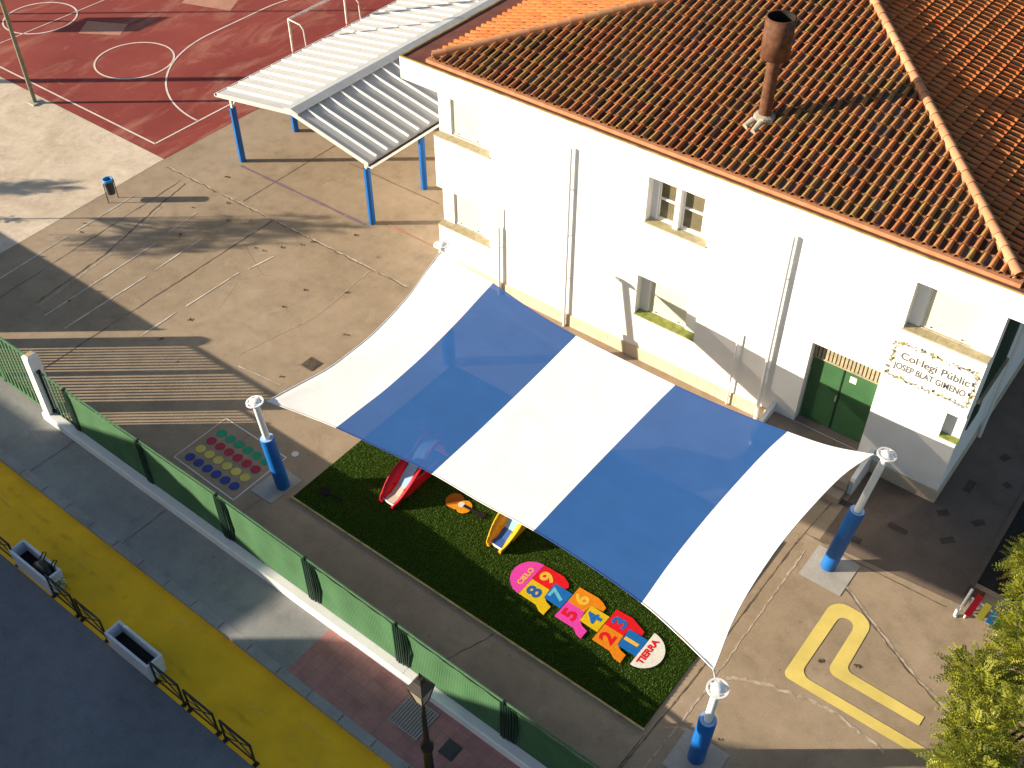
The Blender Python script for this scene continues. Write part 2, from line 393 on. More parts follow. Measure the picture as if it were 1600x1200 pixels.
# joints of the pavement
b = MB()
for X in (-18.88, -22.85, -26.5): strip(b, [(X, 7.98), (X, 9.4)], .025, zs(X) + .006, 'joint_dark', .006, .2)
for k in range(26):
    X = -27 + k * 1.0
    strip(b, [(X, 7.73), (X, 7.95)], .02, zs(X) + .009, 'joint_dark')
struct(b, 'pavement_joints')

b = MB(); rw = random.Random(4)
for k in range(26):
    X = rw.uniform(-24, -10); Y = rw.uniform(6.1, 7.5); P = [(X + q * rw.uniform(.15, .4), Y + .25 * math.sin(q * .8 + k) * rw.random()) for q in range(rw.randint(3, 7))]
    strip(b, P, rw.uniform(.02, .07), zs(X) - .109, 'road_scuff', .015)
for (x0, x1, Y) in ((-24, -17.5, 6.9), (-16, -11, 6.5), (-23, -19, 7.25)):
    for k in range(int((x1 - x0) / .5)):
        X = x0 + .5 * k; strip(b, [(X, Y + .05 * math.sin(X)), (X + .5, Y + .05 * math.sin(X + .5))], .13, zs(X + .25) - .108 + .003, 'tyre_mark', .02)
struct(b, 'lane_wear')
# sports court
b = MB(); b.face([(-85, 20.2, .004), (-32.02, 20.2, .004), (-32.02, 75, .004), (-85, 75, .004)], 'court')
struct(b, 'sports_court')
b = MB()
for P in ([(-43.9, 25.6), (-42.2, 26.5), (-41.6, 25.6), (-43.2, 24.6)], [(-42.6, 30.5), (-40.4, 31.6), (-39.6, 30.2), (-42.0, 29.4)]):
    b.face([(x, y, .008) for x, y in P], 'worn_red')
struct(b, 'worn_court_patches')
b = MB(); w = .075; z = .012
strip(b, [(-85, 20.68), (-33.12, 20.68)], w, z, 'line_white'); strip(b, [(-33.15, 20.68), (-33.15, 60)], w, z, 'line_white')
strip(b, arc(-33.15, 28.2, 5.4, 180, 270), w, z, 'line_white'); strip(b, [(-38.55, 28.2), (-38.55, 31.2)], w, z, 'line_white'); strip(b, arc(-33.15, 31.2, 5.4, 90, 180), w, z, 'line_white')
strip(b, arc(-39.2, 24.5, 1.64, 0, 360, 60), w, z, 'line_white'); strip(b, arc(-45.85, 24.5, 1.6, 0, 360, 60), w, z, 'line_white')
strip(b, [(-45.1, 20.7), (-45.1, 45)], .05, z, 'line_white')
struct(b, 'court_markings')
# pale cement yard left of the playground
b = MB(); b.face([(-85, 9.72, .004), (-31.9, 9.72, .004), (-31.72, 13.6), (-32.03, 20.2, .004), (-85, 20.2, .004)] if False else [(-85, 9.72, .004), (-31.62, 9.72, .004), (-31.72, 13.6, .004), (-32.03, 20.19, .004), (-85, 20.19, .004)], 'sand'); struct(b, 'cement_yard')
# alley to the right of the school
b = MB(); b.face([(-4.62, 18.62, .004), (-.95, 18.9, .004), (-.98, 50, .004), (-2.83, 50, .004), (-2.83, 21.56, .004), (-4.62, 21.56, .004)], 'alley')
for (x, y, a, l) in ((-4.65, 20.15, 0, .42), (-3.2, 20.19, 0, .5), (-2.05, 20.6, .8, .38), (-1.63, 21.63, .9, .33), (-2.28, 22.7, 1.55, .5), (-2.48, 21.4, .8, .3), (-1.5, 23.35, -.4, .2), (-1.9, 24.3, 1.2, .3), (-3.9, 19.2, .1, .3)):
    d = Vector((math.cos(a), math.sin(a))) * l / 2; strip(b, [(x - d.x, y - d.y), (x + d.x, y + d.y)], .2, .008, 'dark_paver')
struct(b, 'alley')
# playground joints and cracks
b = MB(); zj = .005
strip(b, [(-25.68, 10), (-25.9, 19.9)], .05, zj, 'joint_dark', .012, .3)
strip(b, [(-28.5, 12.2), (-28.9, 15.2), (-29.75, 18.1), (-30.1, 19.6)], .055, zj, 'joint_dark', .02, .15)
strip(b, [(-28.35, 12.2), (-28.75, 15.2), (-29.6, 18.1)], .05, zj, 'joint_light', .02, .15)
strip(b, [(-29.6, 11), (-30.1, 16.6), (-30.4, 19.6)], .03, zj, 'joint_dark', .02, .25)
strip(b, [(-31.5, 19.96), (-19.7, 20.0)], .07, zj, 'joint_light', .025, .15)
strip(b, [(-31.5, 19.9), (-19.7, 19.95)], .03, zj + .004, 'joint_dark', .04, .15)
strip(b, [(-26.4, 24.2), (-22, 24.2)], .03, zj, 'joint_dark', .01, .3)
strip(b, [(-27.6, 20.1), (-27.7, 30)], .03, zj, 'joint_dark', .01, .3)
strip(b, [(-21.6, 14.4), (-21.0, 17.2), (-21.3, 19.9)], .03, zj, 'joint_light', .03, .2)
strip(b, [(-3.5, 17.73), (-1.41, 16.5), (.6, 15.6), (2, 15.2)], .10, zj, 'joint_light', .02, .15)
strip(b, [(-3.5, 17.68), (-1.41, 16.45), (.6, 15.55)], .04, zj + .004, 'joint_dark', .02, .15)
strip(b, [(-4.6, 13.7), (-3.67, 14.14), (-2.24, 14.43), (-.9, 14.2)], .08, zj, 'joint_light', .04, .12)
strip(b, [(-5.2, 10.2), (-5.07, 13.3), (-5.05, 18.1), (-4.9, 20.2)], .035, zj, 'joint_dark', .008, .12)
strip(b, [(-4.8, 10.2), (-4.72, 13.3), (-4.75, 18.1)], .05, zj, 'joint_light', .02, .15)
strip(b, [(-5.0, 18.62), (-3.5, 18.56), (-1.3, 18.62)], .03, zj, 'joint_dark', .008, .12)
strip(b, [(-10, 9.8), (-9.4, 11.4)], .03, zj, 'joint_dark', .02, .2)
strip(b, [(-5.25, 9.8), (-5.2, 11.4)], .03, zj, 'joint_dark', .01, .2)
struct(b, 'slab_joints')
# faint running lanes, dot grid, yellow path, other painted lines
b = MB(); z = .009
for P, w in (([(-30.5, 12), (-30.75, 15)], .05), ([(-30.78, 15.4), (-30.95, 18.0)], .06), ([(-27.75, 12), (-28.05, 16.6)], .05), ([(-26.75, 12), (-26.85, 15.2)], .055), ([(-26.88, 15.6), (-27.03, 17.8)], .045), ([(-24.6, 13.2), (-24.63, 14.6)], .06), ([(-24.62, 15.), (-24.6, 17.2)], .06), ([(-24.5, 17.5), (-24.35, 18.5)], .05), ([(-28.2, 17.2), (-28.35, 18.6)], .045), ([(-21.2, 14.1), (-19.6, 14.3)], .04)):
    strip(b, P, w, z, 'line_faded', .004, .4)
strip(b, [(-29.4, 21.62), (-23.2, 21.68)], .10, z, 'purple_line', .004, .5); strip(b, [(-22.9, 22.2), (-20.6, 22.15)], .08, z, 'red_line', .01, .4)
strip(b, [(-16.9, 9.9), (-16.8, 11.3)], .06, z, 'red_line', .005, .4)
strip(b, [(-17.37, 10.47), (-19.82, 10.54), (-19.82, 12.40), (-17.38, 12.38), (-17.37, 10.45)], .045, z, 'line_grey')
disc(b, -17.28, 12.62, .1, z + .004, 'line_grey')
for r, (k, y0, dx) in enumerate((('dot_blue', 10.80, 0), ('dot_yellow', 11.18, 0), ('dot_red', 11.56, 0), ('dot_green', 11.93, 0))):
    for i in range(6): disc(b, -19.47 + .35 * i, y0 + .004 * i, .148, z, k, 20, .14)
O = [(6, 14.55), (-3.38, 14.55)] + arc(-3.36, 14.72, .17, 265, 180, 6) + [(-3.53, 16.82)] + arc(-3.13, 16.82, .40, 180, 90, 8) + [(-2.88, 17.22)] + arc(-2.88, 16.82, .40, 90, 0, 8) + [(-2.45, 15.72)] + arc(-2.28, 15.72, .17, 180, 270, 5) + [(-.56, 15.52), (-.57, 15.24)]
I = [(-2.55, 15.24)] + arc(-2.55, 15.47, .23, 270, 180, 6) + [(-2.79, 16.68)] + arc(-3.0, 16.66, .2, 0, 180, 10) + [(-3.22, 15.06)] + arc(-2.98, 15.06, .24, 180, 270, 6) + [(6, 14.82)]
b.face([(x, y, z) for x, y in O + I][::-1], 'arrow_yellow')
struct(b, 'playground_markings')
b = MB(); rl = random.Random(21)
spots = [(rl.uniform(-31, -17), rl.uniform(12.5, 21.5)) for _ in range(16)] + [(rl.uniform(-5, 1), rl.uniform(12, 19)) for _ in range(6)] + [(rl.uniform(-28, -21), rl.uniform(17, 21)) for _ in range(14)]
for (x, y) in spots:
    a = rl.uniform(0, 6.28); l = rl.uniform(.06, .15)
    for k in range(2):
        a2 = a + k * rl.uniform(.5, 1.2); d_ = Vector((math.cos(a2), math.sin(a2))) * l; n_ = Vector((-d_.y, d_.x)) * .28
        b.face([(x, y, .012 + .003 * k), (x + d_.x * .5 + n_.x, y + d_.y * .5 + n_.y, .03 + .003 * k), (x + d_.x, y + d_.y, .016 + .003 * k), (x + d_.x * .5 - n_.x, y + d_.y * .5 - n_.y, .022 + .003 * k)], 'dry_leaf')
struct(b, 'fallen_leaves', 'stuff')
# concrete footings of the sail poles
b = MB()
for P in ([(-17.28, 10.97), (-16.5, 10.99), (-16.44, 12.05), (-17.2, 12.1)], [(-4.55, 17.35), (-3.45, 17.35), (-3.45, 18.5), (-4.55, 18.5)], [(-4.55, 11.05), (-3.5, 11.05), (-3.5, 12.1), (-4.55, 12.1)], [(-16.9, 17.5), (-15.9, 17.5), (-15.9, 18.5), (-16.9, 18.5)]):
    b.face([(x, y, .012) for x, y in P], 'slab')
struct(b, 'pole_footings')
# drain covers
b = MB(); b.face([(-19.8, 15.24, .01), (-19.33, 15.24, .01), (-19.31, 15.72, .01), (-19.78, 15.72, .01)], 'step')
for i in range(9): b.box(-19.77 + .052 * i, -19.74 + .052 * i, 15.27, 15.69, .011, .02, 'joint_dark')
tag(b.build('drain_cover'), 'square brown drain grille in the yard floor left of the sail', 'drain cover')
b = MB(); b.face([(-1.1, 19.22, .012), (-.7, 19.3, .012), (-.7, 19.6, .012), (-1.1, 19.55, .012)], 'rust')
tag(b.build('hatch_cover'), 'small rusty hatch in the ground beside the coloured play bars', 'hatch')
b = MB(); X = -9.72; zz = zs(X) + .012
for i in range(12): b.box(-10.14 + .073 * i, -10.10 + .073 * i, 8.5, 9.24, zz, zz + .012, 'kerb')
b.box(-10.15, -9.29, 8.47, 8.50, zz - .004, zz + .013, 'kerb'); b.box(-10.15, -9.29, 9.24, 9.27, zz - .004, zz + .013, 'kerb')
tag(b.build('drain_grate'), 'pale slatted drain grate in the red pavement behind the lamp post', 'drain grate')
b = MB(); X = -8.55; zz = zs(X) + .012; b.box(-8.75, -8.36, 8.57, 8.98, zz - .01, zz, 'iron_plate'); b.box(-8.70, -8.41, 8.62, 8.93, zz, zz + .006, 'iron_plate')
tag(b.build('manhole_cover'), 'dark square manhole cover in the red pavement', 'manhole cover')
# planting bed on the far right
b = MB(); b.box(-.98, 20, 19.75, 60, -.2, .02, 'soil'); struct(b, 'planting_bed')
b = MB(); b.box(-1.1, -.97, 19.6, 60, -.2, .03, 'alley'); b.box(-.97, 20, 19.6, 19.74, -.2, .03, 'concrete'); struct(b, 'bed_kerb')

# ------------------------------------------------------------------ school building
YF = 21.61; XL, XR = -19.7, -2.84; YB = 46.; ZW = 6.28
school = thing('school_building', 'white two storey school with orange tiled hip roof and green door', 'school', ((XL + XR) / 2, YF, 0))
S0 = school.location
def sch(mb, name, parent=None):
    for i, v in enumerate(mb.v): mb.v[i] = (v[0] - S0.x, v[1] - S0.y, v[2] - S0.z)
    return mb.build(name, parent or school)
# holes: x0,x1,z0,z1, open left, open right, inner(x0,x1,z0,z1)
D = .27
holes = dict(
    upper_middle=(-12.22, -10.33, 4.85, 6.255, 0, 0, (-12.04, -10.64, 4.87, 6.06)),
    lower_middle=(-12.27, -10.30, 1.63, 3.02, 0, 0, (-12.0, -10.74, 1.64, 2.78)),
    upper_right=(-4.91, XR, 4.88, 6.27, 0, 1, (-4.62, -3.35, 4.90, 6.07)),
    upper_left=(XL, -17.56, 4.82, 6.27, 1, 0, (-19.24, -18.02, 4.86, 6.03)),
    lower_left=(XL, -17.63, 1.6, 3.0, 1, 0, (-19.27, -18.10, 1.62, 2.78)),
    doorway=(-6.96, -5.07, .5, 3.33, 0, 0, None),
    niche=(-3.29, XR, 2.2, 3.0, 0, 1, None))
b = MB()
xs = sorted({XL, XR} | {h[i] for h in holes.values() for i in (0, 1)}); zz = sorted({0., ZW} | {h[i] for h in holes.values() for i in (2, 3)})
for x0, x1 in zip(xs, xs[1:]):
    for z0, z1 in zip(zz, zz[1:]):
        cx, cz = (x0 + x1) / 2, (z0 + z1) / 2
        if any(h[0] < cx < h[1] and h[2] < cz < h[3] for h in holes.values()): continue
        b.face([(x0, YF, z0), (x1, YF, z0), (x1, YF, z1), (x0, YF, z1)], 'white')
for k, (x0, x1, z0, z1, ol, orr, inn) in holes.items():
    d = .34 if k == 'doorway' else (.2 if k == 'niche' else D); Y2 = YF + d
    if not ol: b.face([(x0, YF, z0), (x0, YF, z1), (x0, Y2, z1), (x0, Y2, z0)], 'white')
    if not orr: b.face([(x1, YF, z0), (x1, Y2, z0), (x1, Y2, z1), (x1, YF, z1)], 'white')
    b.face([(x0, YF, z1), (x1, YF, z1), (x1, Y2, z1), (x0, Y2, z1)], 'white')
    b.face([(x0, YF, z0), (x0, Y2, z0), (x1, Y2, z0), (x1, YF, z0)], 'step' if k == 'doorway' else 'white')
    if inn is None:
        b.face([(x0, Y2, z0), (x1, Y2, z0), (x1, Y2, z1), (x0, Y2, z1)], 'white'); continue
    a0, a1, c0, c1 = inn
    for q in ((x0, a0, z0, z1), (a1, x1, z0, z1), (a0, a1, z0, c0), (a0, a1, c1, z1)):
        b.face([(q[0], Y2, q[2]), (q[1], Y2, q[2]), (q[1], Y2, q[3]), (q[0], Y2, q[3])], 'white')
    Y3 = Y2 + .13
    b.face([(a0, Y2, c0), (a0, Y2, c1), (a0, Y3, c1), (a0, Y3, c0)], 'white'); b.face([(a1, Y2, c0), (a1, Y3, c0), (a1, Y3, c1), (a1, Y2, c1)], 'white')
    b.face([(a0, Y2, c1), (a1, Y2, c1), (a1, Y3, c1), (a0, Y3, c1)], 'white'); b.face([(a0, Y2, c0), (a0, Y3, c0), (a1, Y3, c0), (a1, Y2, c0)], 'white')
    b.face([(a0, Y3, c0), (a1, Y3, c0), (a1, Y3, c1), (a0, Y3, c1)], 'white')
# side and back walls; corner strips beside the open recesses
def side(X, opens, flip):
    def q(y0, y1, z0, z1):
        P = [(X, y0, z0), (X, y1, z0), (X, y1, z1), (X, y0, z1)]; b.face(P if not flip else P[::-1], 'white')
    q(YF + D, YB, 0, ZW); z = 0
    for z0, z1 in sorted(opens): q(YF, YF + D, z, z0); z = z1
    q(YF, YF + D, z, ZW)
side(XR, [(2.2, 3.0), (4.88, 6.27)], False); side(XL, [(1.6, 3.0), (4.82, 6.27)], True)
b.face([(XR, YB, 0), (XL, YB, 0), (XL, YB, ZW), (XR, YB, ZW)], 'white')
sch(b, 'wall')
b = MB()
b.box(XL - .03, -7.62, YF - .035, YF, 0, .43, 'plinth'); b.box(-4.68, XR + .035, YF - .035, YF, 0, .43, 'plinth'); b.box(XR, XR + .035, YF, YB, 0, .43, 'plinth')
x = XL + .4
while x < XR:
    if not -7.7 < x < -4.6: b.box(x, x + .012, YF - .037, YF - .03, .01, .425, 'joint_light')
    x += .62
sch(b, 'plinth')
# cornice with a flat ledge round the tiles
cx0, cx1, cy0, cy1 = -20.88, -1.66, YF, YB + 1.2
b = MB()
b.box(cx0, cx1, cy0 - .004, cy1, 6.28, 6.95, 'white')
b.face([(cx0, cy0, 6.954), (cx1, cy0, 6.954), (cx1, cy1, 6.954), (cx0, cy1, 6.954)], 'ledge')
for q in ((cx0, cx1, cy0 - .004, cy0 + .05), (cx0, cx0 + .06, cy0 + .05, cy1), (cx1 - .06, cx1, cy0 + .05, cy1), (cx0 + .06, cx1 - .06, cy1 - .06, cy1)):
    b.box(*q, 6.95, 6.96, 'white'); b.box(q[0], q[1], q[2], q[3], 6.96, 6.995, 'rim')
sch(b, 'cornice')
# tiled hip roof ------------------------------------------------------------
ex0, ex1, ey0, ey1, EZ, P = -19.93, -2.93, 21.95, 45.2, 7.07, .27
half = (ex1 - ex0) / 2; RZ = EZ + half * P
class TB(MB):
    def __init__(s): super().__init__(); s.tint = []
    def put(s, verts, faces, m, t, smooth=False): s.raw(verts, faces, m, smooth); s.tint += [t] * len(verts)
rb = TB()
pitch = .2545; ex = .385
def roof_face(org, along, up, L, trap0, trap1, tm='tile'):
    """org: eave corner; along: unit along the eave; up: unit plan direction up the slope; plan triangle/trapezoid cut at 45 degrees"""
    A = Vector((*along, 0)); U = Vector((*up, P)); N = A.cross(U).normalized()
    if N.z < 0: N = -N
    O = Vector(org); n = int(round(L / pitch)); w = L / n; Smax = half
    # base sheet under the tiles
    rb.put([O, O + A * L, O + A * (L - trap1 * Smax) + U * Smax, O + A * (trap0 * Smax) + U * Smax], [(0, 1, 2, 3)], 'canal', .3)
    for i in range(n):
        a = (i + .5) * w; smax = Smax
        if trap0: smax = min(smax, a)
        if trap1: smax = min(smax, L - a)
        s = -.05; j = 0; coltint = random.random()
        sl = ex / math.sqrt(1 + P * P)
        while s < smax - .05:
            e = min(s + sl * 1.06, smax + .05)
            tn = min(1, max(0, .35 * coltint + .65 * random.random())); jig = random.uniform(-.010, .010); r = w * .240 * random.uniform(.93, 1.07)
            V = []; K = 5
            for (ss, lift, rr) in ((s, .046, r * 1.12), (e, .010, r * .86)):
                for k in range(K + 1):
                    th = math.pi * k / K
                    V.append(O + A * (a + jig + rr * math.cos(th)) + U * ss + N * (lift + rr * 1.2 * math.sin(th)))
            F = [(k, k + 1, K + 2 + k, K + 1 + k) for k in range(K)]
            rb.put(V, F, tm, tn, True)
            # lip of the lower end
            V2 = V[:K + 1] + [v - N * .016 - (v - (O + A * a + U * s)).normalized() * .0 for v in V[:K + 1]]
            rb.put(V2, [(k, K + 1 + k, K + 2 + k, k + 1) for k in range(K)], tm, tn)
            # channel tile on the right of the cover
            tc = random.random(); V = []
            for (ss, lift) in ((s, .022), (e, .002)):
                for q in (.24, .5, .76): V.append(O + A * (a + w * q) + U * ss + N * (lift + (.012 if q != .5 else 0)))
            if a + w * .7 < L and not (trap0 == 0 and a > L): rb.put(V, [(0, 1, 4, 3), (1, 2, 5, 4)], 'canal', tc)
            if a + w * .7 < L:
                q0, q1 = O + A * (a + w * .25) + U * s, O + A * (a + w * .75) + U * s; m0 = (q0 + q1) / 2
                rb.put([q0 + N * .037, m0 + N * .025, q1 + N * .037, q0 + U * .045 + N * .036, m0 + U * .045 + N * .024, q1 + U * .045 + N * .036, q0 + N * .004, m0 - N * .004, q1 + N * .004], [(0, 1, 4, 3), (1, 2, 5, 4), (6, 7, 1, 0), (7, 8, 2, 1)], tm, .82 + .18 * tc)
            s += sl; j += 1
roof_face((ex0, ey0, EZ), (1, 0), (0, 1), ex1 - ex0, 1, 1)
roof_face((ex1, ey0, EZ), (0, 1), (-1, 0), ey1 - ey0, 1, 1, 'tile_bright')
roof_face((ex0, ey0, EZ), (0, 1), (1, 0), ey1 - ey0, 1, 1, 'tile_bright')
roof_face((ex1, ey1, EZ), (-1, 0), (0, -1), ex1 - ex0, 1, 1)
for i, v in enumerate(rb.v): rb.v[i] = (v[0] - S0.x, v[1] - S0.y, v[2])
roof = rb.build('roof', school)
hb = TB()
def hip(p, q, r=.115, step=.40):
    p = Vector(p); q = Vector(q); d = q - p; n = int(d.length / step); d = d / n
    u = d.normalized(); sdir = u.cross(Vector((0, 0, 1))).normalized(); N = sdir.cross(u).normalized()
    if N.z < 0: N = -N
    for i in range(n):
        a = p + d * i; e = p + d * (i + 1.1); t = random.random(); V = []; K = 7
        for (c, rr, lift) in ((a, r * 1.06, .050), (e, r * .95, .038)):
            for k in range(K + 1):
                th = math.pi * (-.08 + 1.16 * k / K); V.append(c + sdir * rr * math.cos(th) + N * (lift + rr * math.sin(th)))
        hb.put(V, [(k, k + 1, K + 2 + k, K + 1 + k) for k in range(K)], 'hip', t, True)
        V2 = V[:K + 1] + [a + N * .05 + (v - a - N * .05) * .86 for v in V[:K + 1]]
        hb.put(V2, [(k, K + 1 + k, K + 2 + k, k + 1) for k in range(K)], 'hip', t)
    # mortar bed
    V = [p + sdir * r * 1.1 - N * .03, p - sdir * r * 1.1 - N * .03, p + N * .08, q + sdir * r * 1.1 - N * .03, q - sdir * r * 1.1 - N * .03, q + N * .08]
    hb.put(V, [(0, 2, 5, 3), (2, 1, 4, 5)], 'clay_band', .5)
ap0 = (ex0 + half, ey0 + half, RZ + .02); ap1 = (ex0 + half, ey1 - half, RZ + .02)
for c, a in (((ex0 + .03, ey0 + .03, EZ + .04), ap0), ((ex1 - .03, ey0 + .03, EZ + .04), ap0), ((ex0 + .03, ey1 - .03, EZ + .04), ap1), ((ex1 - .03, ey1 - .03, EZ + .04), ap1), (ap0, ap1)): hip(c, a)
for i, v in enumerate(hb.v): hb.v[i] = (v[0] - S0.x, v[1] - S0.y, v[2])
hb.build('hip_tile', roof)
b = MB()
for q in ((ex0 - .10, ex1 + .10, ey0 - .14, ey0 + .16), (ex0 - .10, ex0 + .16, ey0 + .16, ey1), (ex1 - .16, ex1 + .10, ey0 + .16, ey1)): b.box(*q, 6.956, EZ - .012, 'clay_band')
sch(b, 'eave_band')
# chimney
b = MB(); bx, by = -10.32, 23.87
b.tube([(bx, by, 7.45), (bx, by, 9.35)], .165, 'rust', 18); ch = sch(b, 'chimney')
b = MB(); n = 24; V = [(bx + r * math.cos(2 * math.pi * k / n), by + r * math.sin(2 * math.pi * k / n), z) for (r, z) in ((.17, 9.27), (.37, 9.29), (.37, 10.32), (.335, 10.32), (.335, 9.5)) for k in range(n)]
b.raw(V, [(i * n + k, i * n + (k + 1) % n, (i + 1) * n + (k + 1) % n, (i + 1) * n + k) for i in range(3) for k in range(n)], 'rust', True)
b.raw(V, [(3 * n + k, 3 * n + (k + 1) % n, 4 * n + (k + 1) % n, 4 * n + k) for k in range(n)], 'soot', True); b.face(V[-n:], 'soot')
sch(b, 'chimney_pot', ch)
b = MB()
V = [(bx + r * math.cos(2 * math.pi * k / 16) * random.uniform(.92, 1.1), by + r * math.sin(2 * math.pi * k / 16) * random.uniform(.92, 1.1), z) for (r, z) in ((.30, 7.56), (.27, 7.70), (.17, 7.74)) for k in range(16)]
b.raw(V, [(i * 16 + k, i * 16 + (k + 1) % 16, (i + 1) * 16 + (k + 1) % 16, (i + 1) * 16 + k) for i in range(2) for k in range(16)], 'mortar')
b.tube([(bx - .16, by - .22, 7.55), (bx - .24, by - .55, 7.50)], [.13, .09], 'mortar', 8); b.tube([(bx + .05, by - .25, 7.55), (bx + .03, by - .62, 7.48)], [.12, .08], 'mortar', 8)
sch(b, 'chimney_collar', ch)
# windows
Y2 = YF + D
def shutter(k, name='window'):
    a0, a1, c0, c1 = holes[k][6]; h = holes[k]
    b = MB(); z = c0 + .03; b.box(a0 + .005, a1 - .005, Y2 + .085, Y2 + .125, c0 + .004, c1 - .004, 'cream')
    while z < c1 - .03: b.box(a0 + .03, a1 - .03, Y2 + .068, Y2 + .086, z, z + .038, 'cream'); z += .046
    s = sch(b, 'window')
    b = MB(); b.box(a0 + .002, a0 + .035, Y2 + .05, Y2 + .084, c0 + .006, c1 - .006, 'trim'); b.box(a1 - .035, a1 - .002, Y2 + .05, Y2 + .084, c0 + .006, c1 - .006, 'trim'); b.box(a0 + .034, a1 - .034, Y2 + .052, Y2 + .083, c1 - .04, c1 - .008, 'trim'); b.box(a0 + .034, a1 - .034, Y2 + .052, Y2 + .083, c0 + .008, c0 + .03, 'trim')
    sch(b, 'frame', s)
    for fx in (.18, .78):
        b = MB(); b.box(a0 + (a1 - a0) * fx, a0 + (a1 - a0) * fx + .05, Y2 + .045, Y2 + .067, c0 + .05, c0 + .075, 'slot'); sch(b, 'shutter_grip', s)
    b = MB(); mat = 'moss_sill' if k == 'lower_middle' else 'sill'
    b.box(h[0] - (0.02 if not h[4] else .0), h[1] + (.02 if not h[5] else 0), YF - .035, Y2 - .003, h[2] - .03, h[2] + .012, mat)
    b.box(a0 + .004, a1 - .004, Y2 - .003, Y2 + .067, c0 - .002, c0 + .004, mat)
    n = 8
    for i in range(1, n): b.box(h[0] + (h[1] - h[0]) * i / n, h[0] + (h[1] - h[0]) * i / n + .012, YF - .036, Y2 - .004, h[2] + .011, h[2] + .015, 'joint_light' if mat == 'sill' else 'leaf_paint')
    sch(b, 'sill', s)
for k in ('lower_middle', 'upper_right', 'upper_left', 'lower_left'): shutter(k)
h = holes['upper_middle']; a0, a1, c0, c1 = h[6]
b = MB(); b.box(a0 + .005, a1 - .005, Y2 + .1, Y2 + .125, c0 + .004, c1 - .004, 'glass'); wn = sch(b, 'window')
b = MB(); b.box(-11.45, -11.31, Y2 - .12, Y2 + .1, c0 - .002, c1 + .1, 'white')
for (p0, p1) in ((a0, -11.45), (-11.31, a1)):
    b.box(p0 + .006, p1 - .006, Y2 + .05, Y2 + .1, c0 + .005, c0 + .055, 'trim'); b.box(p0 + .006, p1 - .006, Y2 + .05, Y2 + .1, c1 - .045, c1 - .005, 'trim')
    b.box(p0 + .006, p0 + .045, Y2 + .05, Y2 + .1, c0 + .055, c1 - .045, 'trim'); b.box(p1 - .045, p1 - .006, Y2 + .05, Y2 + .1, c0 + .055, c1 - .045, 'trim')
    b.box(p0 + .045, p1 - .045, Y2 + .055, Y2 + .1, c0 + .62, c0 + .67, 'trim')
sch(b, 'frame', wn)
b = MB(); b.box(h[0] - .02, h[1] + .02, YF - .035, Y2 - .003, h[2] - .03, h[2] + .012, 'sill'); sch(b, 'sill', wn)
# niche sill
b = MB(); b.box(-3.29, XR + .02, YF - .02, YF + .196, 2.17, 2.21, 'moss_sill'); sch(b, 'niche_sill')
# door
b = MB(); Yd = YF + .34
b.box(-6.93, -6.03, Yd - .06, Yd - .004, .52, 2.68, 'door_green'); dl = sch(b, 'door')
b = MB(); b.box(-6.10, -6.06, Yd - .11, Yd - .06, 1.55, 1.75, 'steel'); sch(b, 'handle', dl)
b = MB(); b.box(-6.00, -5.10, Yd - .06, Yd - .004, .52, 2.68, 'door_green'); dr = sch(b, 'door')
b = MB(); b.box(-5.86, -5.68, Yd - .066, Yd - .061, 2.36, 2.56, 'paper'); sch(b, 'notice', dr)
b = MB(); b.box(-6.03, -6.00, Yd - .05, Yd - .004, .52, 2.68, 'door_dark'); b.box(-6.065, -6.045, Yd - .07, Yd - .061, .52, 2.68, 'door_dark'); sch(b, 'door_gap')
b = MB(); b.box(-6.95, -5.08, Yd - .09, Yd - .004, 2.69, 2.73, 'lattice'); b.box(-6.95, -5.08, Yd - .03, Yd - .004, 2.73, 3.32, 'door_dark')
for i in range(18):
    x = -6.93 + i * .104; b.box(x, x + .072, Yd - .075, Yd - .03, 2.73, 3.32, 'lattice')
sch(b, 'transom')
b = MB(); b.box(-7.53, -4.76, 20.35, YF - .002, .0, .49, 'step'); b.box(-7.53, -4.76, 19.95, 20.348, 0, .24, 'step'); sch(b, 'entry_step')
for X in (-7.6, -4.7):
    b = MB(); b.raw([(X - .06, 20.5, 0), (X + .06, 20.5, 0), (X + .06, YF - .003, 0), (X - .06, YF - .003, 0), (X - .06, 20.5, .62), (X + .06, 20.5, .62), (X + .06, YF - .003, .8), (X - .06, YF - .003, .8)], [(4, 5, 6, 7), (0, 1, 5, 4), (1, 2, 6, 5), (2, 3, 7, 6), (3, 0, 4, 7)], 'wall_paint'); sch(b, 'step_wall')
# painted name
nx, nz = -3.92, 3.93; Yt = YF - .004
def local(p): return (p[0] - S0.x, p[1] - S0.y, p[2])
o1 = text('Col·legi Públic', .30, 'letter', 'painted_lettering', school, local((nx + .02, Yt, nz + .16)), (1, 0, 0), (0, 0, 1), .006)
o2 = text('JOSEP BLAT GIMENO', .265, 'letter', 'painted_lettering', school, local((nx - .03, Yt, nz - .18)), (1, 0, 0), (0, 0, 1), .006, sx=.73)
lb = MB(); sb = MB(); rnd = random.Random(3)
def leafpoly(mb, x, z, a, l, w, m):
    ca, sa = math.cos(a), math.sin(a)
    mb.face([(x + u * ca - v * sa, Yt, z + u * sa + v * ca) for u, v in ((0, 0), (l * .35, w / 2), (l, 0), (l * .35, -w / 2))][::-1] if False else [(x + u * ca - v * sa, Yt, z + u * sa + v * ca) for u, v in ((0, 0), (l * .35, -w / 2), (l, 0), (l * .35, w / 2))], m)
def wstrip(mb, pts, w, m):
    for (xa, za), (xb, zb) in zip(pts, pts[1:]):
        d = Vector((xb - xa, zb - za)); n = Vector((-d.y, d.x)).normalized() * w / 2
        mb.face([(xa - n.x, Yt - .001, za - n.y), (xb - n.x, Yt - .001, zb - n.y), (xb + n.x, Yt - .001, zb + n.y), (xa + n.x, Yt - .001, za + n.y)], m)
